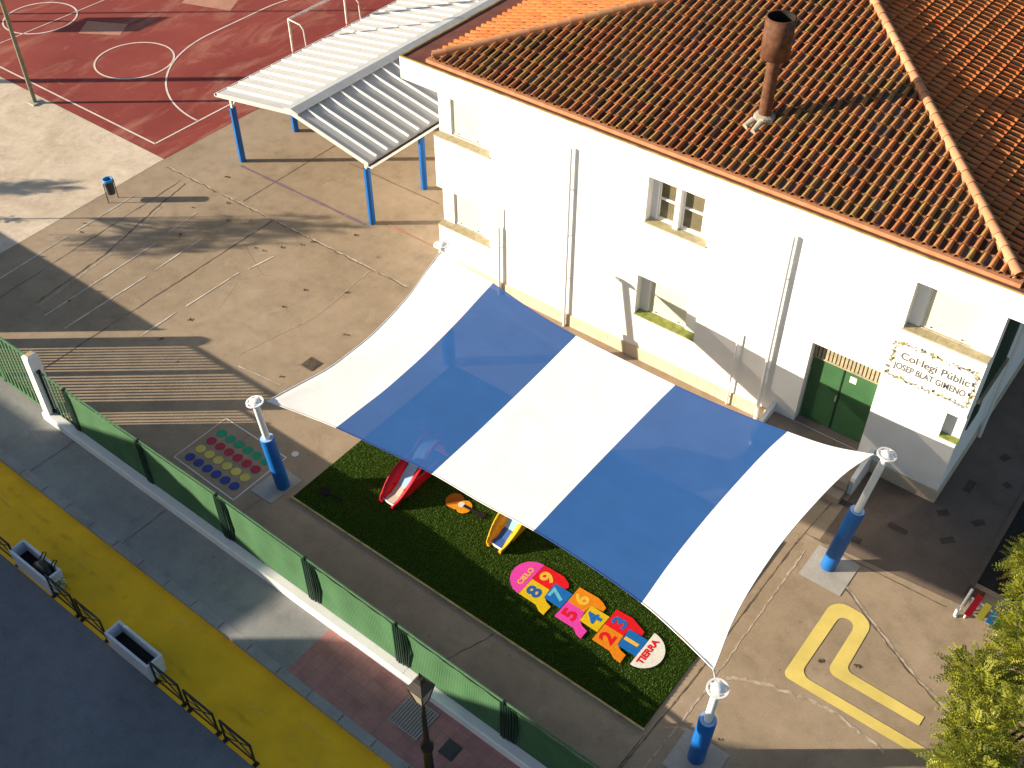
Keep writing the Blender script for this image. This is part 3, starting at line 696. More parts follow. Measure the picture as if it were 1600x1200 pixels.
bx0, bx1, bz0, bz1 = -4.95, -2.93, 3.40, 4.46
per = []
for i in range(60): per.append((bx0 + (bx1 - bx0) * i / 60, bz1, 0))
for i in range(34): per.append((bx1, bz1 - (bz1 - bz0) * i / 34, -1.57))
for i in range(60): per.append((bx1 - (bx1 - bx0) * i / 60, bz0, 3.14))
for i in range(34): per.append((bx0, bz0 + (bz1 - bz0) * i / 34, 1.57))
wstrip(sb, [(x + .022 * math.sin(i * .8) * (abs(math.sin(a)) > .5), z + .022 * math.sin(i * .8) * (abs(math.sin(a)) < .5)) for i, (x, z, a) in enumerate(per)], .014, 'scroll_paint')
for i, (x, z, a) in enumerate(per):
    q = i / len(per) * 40
    if rnd.random() < .85:
        green = math.sin(q * 1.05 + 1.2) > .15
        leafpoly(lb if green else sb, x + rnd.uniform(-.02, .02), z + rnd.uniform(-.02, .02), rnd.uniform(0, 6.28), rnd.uniform(.08, .13), rnd.uniform(.045, .075), rnd.choice(('leaf_paint', 'leaf_paint', 'ochre_paint')) if green else 'scroll_paint')
    if i % 5 == 2: wstrip(sb, [(x + .04 * t / 6 * math.cos(t), z + .04 * t / 6 * math.sin(t)) for t in [k * .8 for k in range(9)]], .01, 'scroll_paint')
lo = sch(lb, 'painted_border'); sch(sb, 'painted_scroll', lo)
# drainpipes
def dpipe(x, z0, z1, r=.045, taper=None):
    b = MB(); y = YF - .11
    if taper: b.tube([(x, y, z0), (x, y, taper - .12), (x, y, taper), (x, y, z1)], [r, r, r * .45, r * .42], 'pipe', 10)
    else: b.tube([(x, y, z0), (x, y, z1)], r, 'pipe', 10)
    z = z0 + .25
    while z < z1: b.box(x - r * .5, x + r * .5, y + r * .7, YF - .001, z, z + .03, 'pipe'); b.tube([(x, y, z), (x, y, z + .03)], r * (1.12 if not taper or z < taper - .2 else .6), 'pipe', 10); z += 1.55
    sch(b, 'drainpipe')
dpipe(-17.17, .0, 3.28, .05, 2.62); dpipe(-14.64, .0, 6.27, .045); dpipe(-8.94, .02, 2.62, .022); dpipe(-8.0, .0, 6.27, .05)
# side of the building: dark shuttered opening, sill, leaning downpipe
b = MB(); b.box(XR + .002, XR + .03, 22.3, 24.1, 3.25, 6.1, 'dark_green'); sw = sch(b, 'side_window')
b = MB(); b.box(XR + .002, XR + .10, 22.2, 24.2, 3.15, 3.245, 'sill'); sch(b, 'sill', sw)
b = MB(); b.box(XR + .002, XR + .03, 22.2, 23.0, 2.2, 3.0, 'dark_green'); sch(b, 'side_shutter'); b = MB(); b.box(XR + .002, XR + .03, 25.0, 27.2, 3.3, 6.0, 'dark_green'); sch(b, 'side_shutter')
b = MB(); b.tube([(XR + .1, 24.55, .1), (XR + .1, 24.55, 6.2)], .05, 'pipe', 10); sch(b, 'drainpipe')
# stub of pipe at the gutter corner
b = MB(); b.tube([(-20.98, 21.75, 6.75), (-20.98, 21.95, 6.85)], .09, 'bin_dark', 10); sch(b, 'gutter_spout')

# ------------------------------------------------------------------ canopy shelter
cano = thing('canopy_shelter', 'open shelter with white ribbed metal roof on blue padded posts', 'shelter', (-26.2, 21.7, 0))
def can(mb, name, parent=None):
    for i, v in enumerate(mb.v): mb.v[i] = (v[0] + 26.2, v[1] - 21.7, v[2])
    return mb.build(name, parent or cano)
CY0, CY1, RX, RZc, LX, LZ, QX, QZ = 21.7, 46., -26.2, 3.32, -30.05, 2.70, -22.72, 2.62
for nm, X0, Z0, sg in (('roof_panel', LX, LZ, -1), ('roof_panel', QX, QZ, 1)):
    b = MB(); T = .05
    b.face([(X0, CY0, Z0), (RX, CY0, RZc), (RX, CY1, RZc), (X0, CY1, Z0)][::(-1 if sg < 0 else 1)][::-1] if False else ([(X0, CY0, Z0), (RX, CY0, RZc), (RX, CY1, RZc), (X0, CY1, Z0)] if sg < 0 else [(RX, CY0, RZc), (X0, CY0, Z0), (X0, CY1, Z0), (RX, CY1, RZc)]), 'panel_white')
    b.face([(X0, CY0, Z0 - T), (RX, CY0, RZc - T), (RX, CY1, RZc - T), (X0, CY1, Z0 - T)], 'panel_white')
    y = CY0 + .45
    while y < CY1:
        dz = .055
        V = []
        for (X, Z) in ((X0 - sg * .08, Z0 + .08 * (RZc - Z0) / abs(RX - X0)), (RX + sg * .12, RZc - .02)):
            V += [(X, y - .045, Z + .003), (X, y - .02, Z + dz), (X, y + .02, Z + dz), (X, y + .045, Z + .003)]
        b.raw(V, [(0, 1, 5, 4), (1, 2, 6, 5), (2, 3, 7, 6), (0, 3, 2, 1), (4, 5, 6, 7)], 'rib_white')
        # fine pressings between the ribs
        for q in (.12, .20, .28, .36):
            V = []
            for (X, Z) in ((X0 - sg * .02, Z0 + .004), (RX + sg * .1, RZc - .016)): V += [(X, y + q - .012, Z + .002), (X, y + q, Z + .010), (X, y + q + .012, Z + .002)]
            b.raw(V, [(0, 1, 4, 3), (1, 2, 5, 4)], 'panel_white')
        y += .53
    can(b, nm)
b = MB()
for sg, X0, Z0 in ((-1, LX, LZ), (1, QX, QZ)):
    k = .34 / abs(RX - X0)
    b.face([(RX, CY0 - .01, RZc + .085), (RX + sg * .34, CY0 - .01, RZc + .07 - k * (RZc - Z0)), (RX + sg * .34, CY1, RZc + .07 - k * (RZc - Z0)), (RX, CY1, RZc + .085)], 'panel_grey')
    b.face([(RX, CY0 - .01, RZc + .085), (RX, CY0 - .01, RZc - .04), (RX + sg * .34, CY0 - .01, RZc - .04 - k * (RZc - Z0)), (RX + sg * .34, CY0 - .01, RZc + .07 - k * (RZc - Z0))], 'panel_grey')
can(b, 'ridge_cap')
b = MB()
for sg, X0, Z0 in ((-1, LX, LZ), (1, QX, QZ)):
    b.raw([(X0, CY0 - .03, Z0 - .14), (RX, CY0 - .03, RZc - .14), (RX, CY0 - .03, RZc + .03), (X0, CY0 - .03, Z0 + .03), (X0, CY0 - .002, Z0 - .14), (RX, CY0 - .002, RZc - .14), (RX, CY0 - .002, RZc + .03), (X0, CY0 - .002, Z0 + .03)], [(0, 1, 2, 3), (3, 2, 6, 7), (0, 4, 5, 1), (4, 7, 6, 5)], 'panel_white')
can(b, 'fascia')
for sg, X0, Z0 in ((-1, LX, LZ), (1, QX, QZ)):
    b = MB(); b.box(min(X0, X0 + sg * .14), max(X0, X0 + sg * .14), CY0 - .03, CY1, Z0 - .14, Z0 - .12, 'rib_white')
    b.box(X0 + sg * .14 - .014, X0 + sg * .14 + .014, CY0 - .03, CY1, Z0 - .14, Z0 - .05, 'rib_white')
    b.box(min(X0 - sg * .01, X0 + sg * .12), max(X0 - sg * .01, X0 + sg * .12), CY0, CY1, Z0 - .118, Z0 - .075, 'slot'); can(b, 'gutter')
for X in (-29.60, -23.05):
    y = 21.9
    while y < 45:
        b = MB(); b.box(X - .05, X + .05, y - .05, y + .05, 0, 2.62, 'post_beige')
        sx = 1 if X < -26 else -1
        b.tube([(X, y, 2.25), (X + sx * .38, y, 2.72)], .025, 'post_beige', 6); b.tube([(X, y, 2.25), (X, y + .35, 2.58)], .02, 'post_beige', 6)
        po = can(b, 'post')
        b = MB(); n = 8
        V = [(X + .125 * math.cos(2 * math.pi * (k + .5) / n), y + .125 * math.sin(2 * math.pi * (k + .5) / n), z) for z in (0.01, 2.22) for k in range(n)]
        b.raw(V, [(k, (k + 1) % n, n + (k + 1) % n, n + k) for k in range(n)], 'pad_blue', False); b.face(V[n:], 'pad_blue'); can(b, 'pad', po)
        y += 2.72
b = MB()
for y in [21.9 + 2.72 * i for i in range(9)]: b.tube([(-29.6, y, 2.6), (-26.2, y, 3.2), (-23.05, y, 2.55)], .04, 'post_beige', 6)
can(b, 'roof_truss')

# ------------------------------------------------------------------ goal on the court
goal = thing('goal', 'white goal frame with red painted post feet on the red court behind the shelter', 'goal', (-33.2, 29.7, 0))
for y in (-1.6, 1.6):
    b = MB()
    for i in range(8): b.tube([(0, y, i * .275), (0, y, (i + 1) * .275)], .045, 'goal_red' if i < 3 else 'goal_white', 10)
    b.build('goal_post', goal)
b = MB()
for i in range(11): b.tube([(0, -1.6 + i * .291, 2.2), (0, -1.6 + (i + 1) * .291, 2.2)], .045, 'goal_white', 10)
b.build('crossbar', goal)
b = MB()
for y in (-1.6, 1.6): b.tube([(0, y, 2.2), (.65, y, 2.15), (.82, y, 1.98), (.95, y, 0)], .028, 'goal_white', 8)
b.tube([(.95, -1.6, .05), (.95, 1.6, .05)], .025, 'goal_white', 8)
b.build('back_frame', goal)

# ------------------------------------------------------------------ poles round the court
def tall_pole(x, y, r, h, label, lamps=True):
    t = thing('floodlight_pole', label, 'light pole', (x, y, 0), 'light poles beside the court')
    b = MB(); b.tube([(0, 0, 0), (0, 0, h)], [r, r * .7], 'olive_pole', 12); b.build('pole', t)
    b = MB(); b.box(-.2, .2, -.2, .2, 0, .06, 'slab'); b.build('base', t)
    if lamps:
        b = MB(); b.box(-.6, .6, -.04, .04, h - .1, h, 'olive_pole')
        for s in (-.45, .45): b.box(s - .18, s + .18, -.12, .22, h - .05, h + .22, 'bin_dark')
        b.build('floodlight', t)
tall_pole(-39.43, 19.77, .085, 9.5, 'thin olive light pole standing at the near corner of the red court')
tall_pole(-47.9, 15.3, .19, 13, 'thick light pole beside the court, outside the picture on the left')
tall_pole(-52.6, 19.65, .07, 9, 'slim light pole beside the court, outside the picture on the left')
hoop = thing('basketball_hoop', 'basketball hoop at the side of the red court, outside the picture on the left', 'basketball hoop', (-52.2, 18.95, 0))
b = MB(); b.tube([(0, 0, 0), (0, 0, 2.6), (.6, 0, 3.1)], .08, 'olive_pole', 10); b.build('post', hoop)
b = MB(); b.box(.6, .66, -.9, .9, 2.6, 3.65, 'p_white'); b.build('backboard', hoop)

# ------------------------------------------------------------------ litter bin
bin_ = thing('litter_bin', 'dark litter bin with bright blue rim on two thin legs', 'bin', (-31.29, 17.34, 0))
b = MB(); n = 20; V = [(r * math.cos(2 * math.pi * k / n), r * math.sin(2 * math.pi * k / n), z) for (r, z) in ((.145, .30), (.165, .84)) for k in range(n)]
b.raw(V, [(k, (k + 1) % n, n + (k + 1) % n, n + k) for k in range(n)], 'bin_dark', True); b.face(V[:n][::-1], 'bin_dark'); b.build('bucket', bin_)
b = MB(); V = [(r * math.cos(2 * math.pi * k / n), r * math.sin(2 * math.pi * k / n), z) for (r, z) in ((.172, .80), (.182, .88), (.140, .88), (.125, .42)) for k in range(n)]
b.raw(V, [(i * n + k, i * n + (k + 1) % n, (i + 1) * n + (k + 1) % n, (i + 1) * n + k) for i in range(3) for k in range(n)], 'bin_blue', True); b.face(V[-n:], 'bin_blue'); b.build('rim', bin_)
for y in (-.21, .21):
    b = MB(); b.tube([(0, y, 0), (0, y, .78)], .017, 'bin_dark', 8); b.tube([(0, y, .68), (0, y * .75, .68)], .012, 'bin_dark', 6); b.build('leg', bin_)

# ------------------------------------------------------------------ shade sail
REAR = [(-16.52, 18.16, 3.95), (-15.54, 18.0, 3.93), (-14.55, 17.94, 3.9), (-13.02, 17.74, 3.83), (-11.66, 17.68, 3.76), (-10.21, 17.7, 3.71), (-8.74, 17.7, 3.71), (-7.27, 17.74, 3.74), (-5.83, 17.85, 3.8), (-4.84, 17.96, 3.87), (-3.94, 18.23, 3.95)]
FRONT = [(-16.78, 11.73, 3.0), (-15.84, 11.97, 2.95), (-14.84, 12.17, 2.92), (-13.44, 12.35, 2.89), (-12.05, 12.49, 2.87), (-10.54, 12.51, 2.86), (-9.15, 12.58, 2.87), (-7.72, 12.53, 2.89), (-6.19, 12.38, 2.92), (-5.15, 12.14, 2.96), (-4.18, 11.86, 3.0)]
LEFT = [(-16.78, 11.73, 3.0), (-16.53, 12.6, 3.08), (-16.29, 13.35, 3.17), (-16.19, 14.07, 3.26), (-16.13, 15.03, 3.39), (-16.23, 16.49, 3.63), (-16.44, 17.58, 3.83), (-16.52, 18.16, 3.95)]
RIGHT = [(-4.18, 11.86, 3.0), (-4.24, 12.15, 3.02), (-4.33, 12.55, 3.06), (-4.42, 13.02, 3.11), (-4.49, 13.66, 3.19), (-4.52, 14.4, 3.29), (-4.51, 15.2, 3.41), (-4.42, 16.27, 3.57), (-4.23, 17.42, 3.79), (-3.94, 18.23, 3.95)]
def param(pts, byY=None):
    P = [Vector(p) for p in pts]
    if byY: T = [(p.y - P[0].y) / (P[-1].y - P[0].y) for p in P]
    else: T = [i / (len(P) - 1) for i in range(len(P))]
    def f(t):
        i = 0
        while i < len(T) - 2 and t > T[i + 1]: i += 1
        u = (t - T[i]) / (T[i + 1] - T[i])
        def tan(j):
            a = max(0, j - 1); c = min(len(P) - 1, j + 1); return (P[c] - P[a]) / (T[c] - T[a])
        h = T[i + 1] - T[i]; u2, u3 = u * u, u * u * u
        return P[i] * (2 * u3 - 3 * u2 + 1) + tan(i) * h * (u3 - 2 * u2 + u) + P[i + 1] * (-2 * u3 + 3 * u2) + tan(i + 1) * h * (u3 - u2)
    return f
fr, ff, fl, fg = param(REAR), param(FRONT), param(LEFT, True), param(RIGHT, True)
def coons(u, v):
    c = (1 - v) * ff(u) + v * fr(u); wl, wr = (1 - u) ** 5, u ** 5
    return c + wl * (fl(v) - (1 - v) * ff(0) - v * fr(0)) + wr * (fg(v) - (1 - v) * ff(1) - v * fr(1))
SC = Vector((-10.3, 15., 3.4))
sail = thing('shade_sail', 'large blue and white striped shade sail stretched between four poles', 'shade sail', SC)
NU, NV = 14, 40
for s in range(5):
    white = s % 2 == 0; b = MB(); V = []
    for i in range(NU + 1):
        for j in range(NV + 1):
            u = (s + i / NU) / 5; v = j / NV; p = coons(u, v) - SC
            # small creases fanning out of the corners
            d = min((coons(u, v) - Vector(c)).length for c in (REAR[0], REAR[-1], FRONT[0], FRONT[-1]))
            if d < 2.2:
                cc = min((Vector(c) for c in (REAR[0], REAR[-1], FRONT[0], FRONT[-1])), key=lambda c: (coons(u, v) - c).length)
                q = coons(u, v) - cc; p.z += .014 * math.sin(13 * math.atan2(q.y, q.x)) * max(0, 1 - d / 2.2) * min(1, d / .3)
            V.append(p)
    b.raw(V, [(i * (NV + 1) + j, (i + 1) * (NV + 1) + j, (i + 1) * (NV + 1) + j + 1, i * (NV + 1) + j + 1) for i in range(NU) for j in range(NV)], 'sail_white' if white else 'sail_blue', True)
    o = b.build('white_panel' if white else 'blue_panel', sail)
    b = MB(); h = 'hem' if white else 'hem_blue'
    for e in (0., 1.):
        b.tube([coons((s + i / 20) / 5, e) - SC for i in range(21)], .014, h, 6); b.build('hem', o); b = MB()
    if s == 0: b.tube([coons(0, i / 30) - SC for i in range(31)], .014, 'hem', 6)
    if s == 4: b.tube([coons(1, i / 30) - SC for i in range(31)], .014, 'hem', 6)
    if b.v: b.build('hem', o)
poles = [((-16.69, 11.62), (-16.94, 11.49, 3.05), 1.82, FRONT[0], 'left front sail pole with blue pad beside the painted dots'),
         ((-4.05, 11.62), (-3.89, 11.50, 3.05), 1.78, FRONT[-1], 'front sail pole with blue pad at the corner nearest the yellow path'),
         ((-4.08, 18.0), (-3.67, 18.36, 4.0), 2.12, REAR[-1], 'tall sail pole with blue pad near the school entrance'),
         ((-16.35, 18.05), (-16.69, 18.37, 3.95), 2.1, REAR[0], 'rear sail pole against the white wall, mostly behind the white cloth')]
for (bx, by), top, ph, cor, lab in poles:
    t = thing('sail_pole', lab, 'sail pole', (bx, by, 0), 'poles holding up the shade sail'); T = Vector(top) - Vector((bx, by, 0)); ax = T.normalized()
    b = MB(); b.tube([(0, 0, 0), T], .088, 'pole_white', 20); b.build('post', t)
    b = MB(); p1 = ax * (ph / ax.z); n = 22
    V = []
    u = ax.cross(Vector((0, 1, 0))).normalized(); w = ax.cross(u)
    for (r, q) in ((.185, ax * .02), (.19, ax * .3), (.19, p1 - ax * .04), (.175, p1), (.10, p1), (.095, p1 - ax * .05)):
        for k in range(n): V.append(q + (u * math.cos(2 * math.pi * k / n) + w * math.sin(2 * math.pi * k / n)) * r)
    b.raw(V, [(i * n + k, i * n + (k + 1) % n, (i + 1) * n + (k + 1) % n, (i + 1) * n + k) for i in range(3) for k in range(n)], 'pad_blue', True)
    b.raw(V, [(i * n + k, i * n + (k + 1) % n, (i + 1) * n + (k + 1) % n, (i + 1) * n + k) for i in (3, 4) for k in range(n)], 'pad_inner', False)
    b.build('pad', t)
    b = MB(); n = 28
    rings = [(.0, .075), (.07, .07), (.11, .05), (.13, .03)]
    V = [T + ax * z + (u * math.cos(2 * math.pi * k / n) + w * math.sin(2 * math.pi * k / n)) * r for (r, z) in rings for k in range(n)]
    b.raw(V, [(i * n + k, i * n + (k + 1) % n, (i + 1) * n + (k + 1) % n, (i + 1) * n + k) for i in range(3) for k in range(n)], 'pole_white', True)
    for (r0, r1) in ((.0, .145), (.185, .225)):
        V = [T + ax * z + (u * math.cos(2 * math.pi * k / n) + w * math.sin(2 * math.pi * k / n)) * r for (r, z) in ((r0, .03), (r1, .03), (r1, .0), (r0, .0)) for k in range(n)]
        b.raw(V, [(i * n + k, i * n + (k + 1) % n, ((i + 1) % 4) * n + (k + 1) % n, ((i + 1) % 4) * n + k) for i in range(4) for k in range(n)], 'pole_white', False)
    for k in range(6):
        a = math.pi * k / 3; d = u * math.cos(a) + w * math.sin(a); e = -u * math.sin(a) + w * math.cos(a)
        b.raw([T + d * .13 - e * .035 + ax * .028, T + d * .2 - e * .035 + ax * .028, T + d * .2 + e * .035 + ax * .028, T + d * .13 + e * .035 + ax * .028], [(0, 1, 2, 3)], 'pole_white')
    b.build('end_disc', t)
    b = MB(); c = Vector(cor) - Vector((bx, by, 0)); a = T - ax * .05
    b.tube([a, a.lerp(c, .35), a.lerp(c, .7), c], [.012, .022, .022, .012], 'steel', 8); b.tube([a.lerp(c, .9) + Vector((0, 0, .01)), c], [.03, .03], 'steel', 8); b.build('turnbuckle', t)

# ------------------------------------------------------------------ turf, hopscotch, guitar
b = MB(); b.tint = []; b.box(-16.2, -5.31, 11.5, 18.0, .004, .028, 'turf'); b.tint += [.5] * 8
rg = random.Random(5)
for _ in range(62000):
    x, y = rg.uniform(-16.2, -5.32), rg.uniform(11.5, 15.2); a = rg.uniform(0, 3.14); w = .011; lx_, ly_ = rg.uniform(-.014, .014), rg.uniform(-.014, .014); q = rg.random()
    b.raw([(x - w * math.cos(a), y - w * math.sin(a), .027), (x + w * math.cos(a), y + w * math.sin(a), .027), (x + lx_, y + ly_, .027 + rg.uniform(.018, .034))], [(0, 1, 2)], 'blade'); b.tint += [q * .6, q * .6, q]
struct(b, 'artificial_turf', 'stuff')
b = MB(); b.box(-16.24, -5.27, 11.44, 11.495, .004, .05, 'edging'); struct(b, 'turf_edging')
hs = thing('hopscotch_mat', 'colourful numbered hopscotch mat laid on the green turf', 'hopscotch', (-8, 13.2, .052))
def cell(poly, m, z=.012, name='numbered_square'):
    b = MB(); b.prism([(x + 8, y - 13.2) for x, y in poly], 0, z, m); return b.build(name, hs)
cells = {
    '9': ([(-9.62, 13.71), (-9.05, 13.73), (-8.82, 13.62), (-8.76, 13.52), (-8.80, 13.45), (-9.09, 13.43), (-9.09, 13.19), (-9.62, 13.19)], 'm_red', 'm_gold'),
    '8': ([(-9.62, 13.19), (-9.09, 13.19), (-9.07, 12.95), (-8.94, 12.86), (-8.78, 12.81), (-8.78, 12.52), (-8.95, 12.55), (-9.10, 12.65), (-9.62, 12.66)], 'm_yellow', 'm_navy'),
    '7': ([(-9.09, 13.43), (-8.57, 13.43), (-8.57, 12.92), (-9.07, 12.93)], 'm_blue', 'm_sky'),
    '6': ([(-8.56, 13.70), (-8.02, 13.72), (-7.85, 13.67), (-7.71, 13.59), (-7.71, 13.47), (-8.03, 13.43), (-8.05, 13.18), (-8.55, 13.19)], 'm_orange', 'm_gold'),
    '5': ([(-8.55, 13.19), (-8.05, 13.18), (-8.01, 12.92), (-7.86, 12.82), (-7.70, 12.78), (-7.70, 12.52), (-7.86, 12.56), (-8.0, 12.66), (-8.55, 12.66)], 'm_pink', 'm_red'),
    '4': ([(-8.03, 13.43), (-7.50, 13.43), (-7.50, 12.91), (-8.01, 12.92)], 'm_yellow', 'm_blue'),
    '3': ([(-7.49, 13.71), (-7.05, 13.74), (-6.84, 13.66), (-6.62, 13.58), (-6.61, 13.47), (-6.94, 13.43), (-6.95, 13.19), (-7.48, 13.19)], 'm_red', 'm_blue'),
    '2': ([(-7.48, 13.19), (-6.95, 13.19), (-6.93, 12.92), (-6.78, 12.82), (-6.62, 12.79), (-6.61, 12.54), (-6.80, 12.56), (-6.98, 12.66), (-7.48, 12.67)], 'm_orange', 'm_red'),
    '1': ([(-6.94, 13.43), (-6.43, 13.44), (-6.42, 12.91), (-6.92, 12.90)], 'm_blue', 'm_gold')}
cen = {'9': (-9.33, 13.45), '8': (-9.34, 12.92), '7': (-8.84, 13.18), '6': (-8.29, 13.44), '5': (-8.28, 12.91), '4': (-7.76, 13.17), '3': (-7.20, 13.45), '2': (-7.20, 12.92), '1': (-6.69, 13.17)}
for d, (poly, m, tm) in cells.items():
    o = cell(poly, m)
    x, y = cen[d]; text(d, .50, tm, 'number', o, (x + 8, y - 13.2, .0135), (0, 1, 0), (-1, 0, 0), .016, .0015, sx=1.15)
n = 20
o = cell([(-9.63, 13.71)] + [(-9.63 - .53 * math.sin(math.pi * k / n), 13.185 + .525 * math.cos(math.pi * k / n)) for k in range(1, n)] + [(-9.63, 12.66)], 'm_pink', name='end_piece')
text('CIELO', .19, 'm_gold', 'lettering', o, (-9.79 + 8, 13.17 - 13.2, .0135), (0, 1, 0), (-1, 0, 0), .006, .0015, sx=1.1)
o = cell([(-6.415, 12.66)] + [(-6.415 + .53 * math.sin(math.pi * k / n), 13.175 - .525 * math.cos(math.pi * k / n)) for k in range(1, n)] + [(-6.415, 13.70)], 'm_white', name='end_piece')
text('TIERRA', .21, 'm_red', 'lettering', o, (-6.26 + 8, 13.175 - 13.2, .0135), (0, 1, 0), (-1, 0, 0), .010, .0015, sx=1.12)
gt = thing('guitar_mat', 'orange guitar shape laid in the turf between the two slides', 'guitar mat', (-12.5, 13.95, .052))
def ell(cx, cy, a, c, n=24): return [(cx + a * math.cos(2 * math.pi * k / n), cy + c * math.sin(2 * math.pi * k / n)) for k in range(n)]
b = MB(); b.prism(ell(-.23, .02, .245, .26), 0, .008, 'm_brown'); b.prism(ell(.1, 0, .2, .225), 0, .010, 'm_amber'); b.prism([(-.3, -.23), (-.05, -.21), (.1, -.1), (-.1, -.02)], 0, .0115, 'm_amber'); b.build('body', gt)
b = MB(); b.prism(ell(.0, .02, .09, .09), 0, .0145, 'm_white'); b.build('sound_hole', gt)
b = MB(); b.prism([(.06, -.01), (.06, .07), (.60, .10), (.60, .02)], 0, .019, 'm_black'); b.prism([(.54, -.04), (.54, .13), (.70, .16), (.74, .05), (.70, -.03)], 0, .020, 'm_black'); b.build('neck', gt)
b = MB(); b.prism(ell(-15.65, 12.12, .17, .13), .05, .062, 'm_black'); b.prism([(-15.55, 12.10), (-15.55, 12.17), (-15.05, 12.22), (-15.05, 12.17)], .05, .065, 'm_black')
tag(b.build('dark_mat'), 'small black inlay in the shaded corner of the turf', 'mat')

# ------------------------------------------------------------------ slides
def slide(loc, label, side, lower, upper, width, group):
    t = thing('slide', label, 'slide', loc, group); w = width / 2
    prof = [(.0, .10), (.25, .14), (.5, .26), (.8, .46), (1.1, .68), (1.4, .88), (1.6, .95), (1.85, .95)]
    b = MB()
    for (y0, z0), (y1, z1) in zip(prof, prof[1:]):
        m = lower if y0 < .45 else upper
        b.raw([(-w + .10, y0, z0), (w - .10, y0, z0), (w - .10, y1, z1), (-w + .10, y1, z1), (-w + .10, y0, z0 - .03), (w - .10, y0, z0 - .03), (w - .10, y1, z1 - .03), (-w + .10, y1, z1 - .03)], [(0, 1, 2, 3), (5, 4, 7, 6)], m, True)
    b.box(-w + .07, w - .07, -.02, .0, .04, .11, 'p_white'); b.build('chute', t)
    for sg in (-1, 1):
        b = MB(); V = []; ns = 16
        for i in range(ns + 1):
            y = -.10 + 1.95 * i / ns; q = i / ns
            zc = .06 + .9 * max(0, min(1, (y - .0) / 1.6)) ** 1.25
            sh = max(.12, math.sin(math.pi * min(1, (y + .14) / 1.42)) ** .8 if y < 1.25 else .2)
            hh = .05 + .20 * sh; fl_ = .02 + .15 * sh
            zin = max(.02, zc + .02); xo = sg * (w - .07 + fl_); xi = sg * (w - .12)
            top = (xo, y, zin + hh); V += [(xi, y, zin - .03), (sg * (w - .08 + fl_ * .35), y, zin + hh * .35), top, (xo + sg * .022, y, zin + hh - .02), (sg * (w - .05 + fl_ * .25), y, max(.0, zin - .10))]
        n = 5; F = [(i * n + k, i * n + (k + 1) % n, (i + 1) * n + (k + 1) % n, (i + 1) * n + k) for i in range(ns) for k in range(n)]
        b.raw(V, F, side, True); b.face(V[:n], side); b.face(V[-n:], side)
        b.box(min(sg * (w - .09), sg * (w - .03)), max(sg * (w - .09), sg * (w - .03)), .4, 1.75, 0, .3, side); b.build('side_panel', t)
    b = MB()
    for i in range(4): b.tube([(-w + .03, 1.95 + .06 * (3 - i), .18 + .2 * i), (w - .03, 1.95 + .06 * (3 - i), .18 + .2 * i)], .025, side, 8)
    for sg in (-1, 1): b.tube([(sg * (w - .02), 2.22, 0), (sg * (w - .02), 1.88, 1.1), (sg * (w - .02), 1.7, 1.35)], .028, side, 8)
    b.build('ladder', t); return t
slide((-14.03, 12.85, .03), 'red plastic slide with pale chute sticking out from under the sail', 'p_red', 'p_beige', 'p_lblue', .50, 'toddler slides under the sail')
slide((-10.93, 13.43, .03), 'yellow plastic slide with blue chute next to the hopscotch', 'p_yellow', 'p_blue', 'p_lblue', .5, 'toddler slides under the sail')
# play house and table hidden in the shade below the sail
ph = thing('play_house', 'small pale play house in the shade beneath the blue cloth', 'play house', (-11.6, 16.2, .03))
b = MB(); b.box(-.6, .6, -.5, .5, 0, .95, 'p_beige'); b.build('wall', ph)
b = MB(); b.raw([(-.7, -.6, .95), (.7, -.6, .95), (.7, .6, .95), (-.7, .6, .95), (-.7, 0, 1.45), (.7, 0, 1.45)], [(0, 1, 5, 4), (2, 3, 4, 5), (0, 4, 3), (1, 2, 5), (0, 3, 2, 1)], 'p_lblue'); b.build('roof', ph)

# ------------------------------------------------------------------ coloured play bars by the tree
xy = thing('play_bars', 'row of red, yellow and blue play bars on white rails beside the tree', 'play bars', (-.9, 18.6, 0))
b = MB(); b.tube([(-.12, -.12, 0), (-.06, .38, .62)], .035, 'p_white', 10); b.tube([(-.14, -.10, .02), (-.14, -.10, .35)], .04, 'p_white', 8); b.build('frame', xy)
b = MB(); b.tube([(0, -.02, .32), (.9, -.12, .32)], .025, 'p_white', 8); b.tube([(0, .3, .42), (.9, .16, .42)], .025, 'p_white', 8)
for x in (.06, .85): b.tube([(x, .0, 0), (x, .0, .32)], .025, 'p_white', 8); b.tube([(x, .25, 0), (x, .25, .42)], .025, 'p_white', 8)
b.build('rail', xy)
for i, (c, l, x) in enumerate((('p_red', .62, .13), ('p_lemon', .46, .38), ('p_sky', .36, .60), ('p_green', .28, .78), ('p_orange', .24, .93))):
    b = MB(); T = Matrix.Translation((x, .12 - .03 * i, .40)) @ Matrix.Rotation(-.10, 4, 'Z') @ Matrix.Rotation(.3, 4, 'X'); b.box(-.075, .075, -l / 2, l / 2, -.02, .02, c, T); b.build('bar', xy)

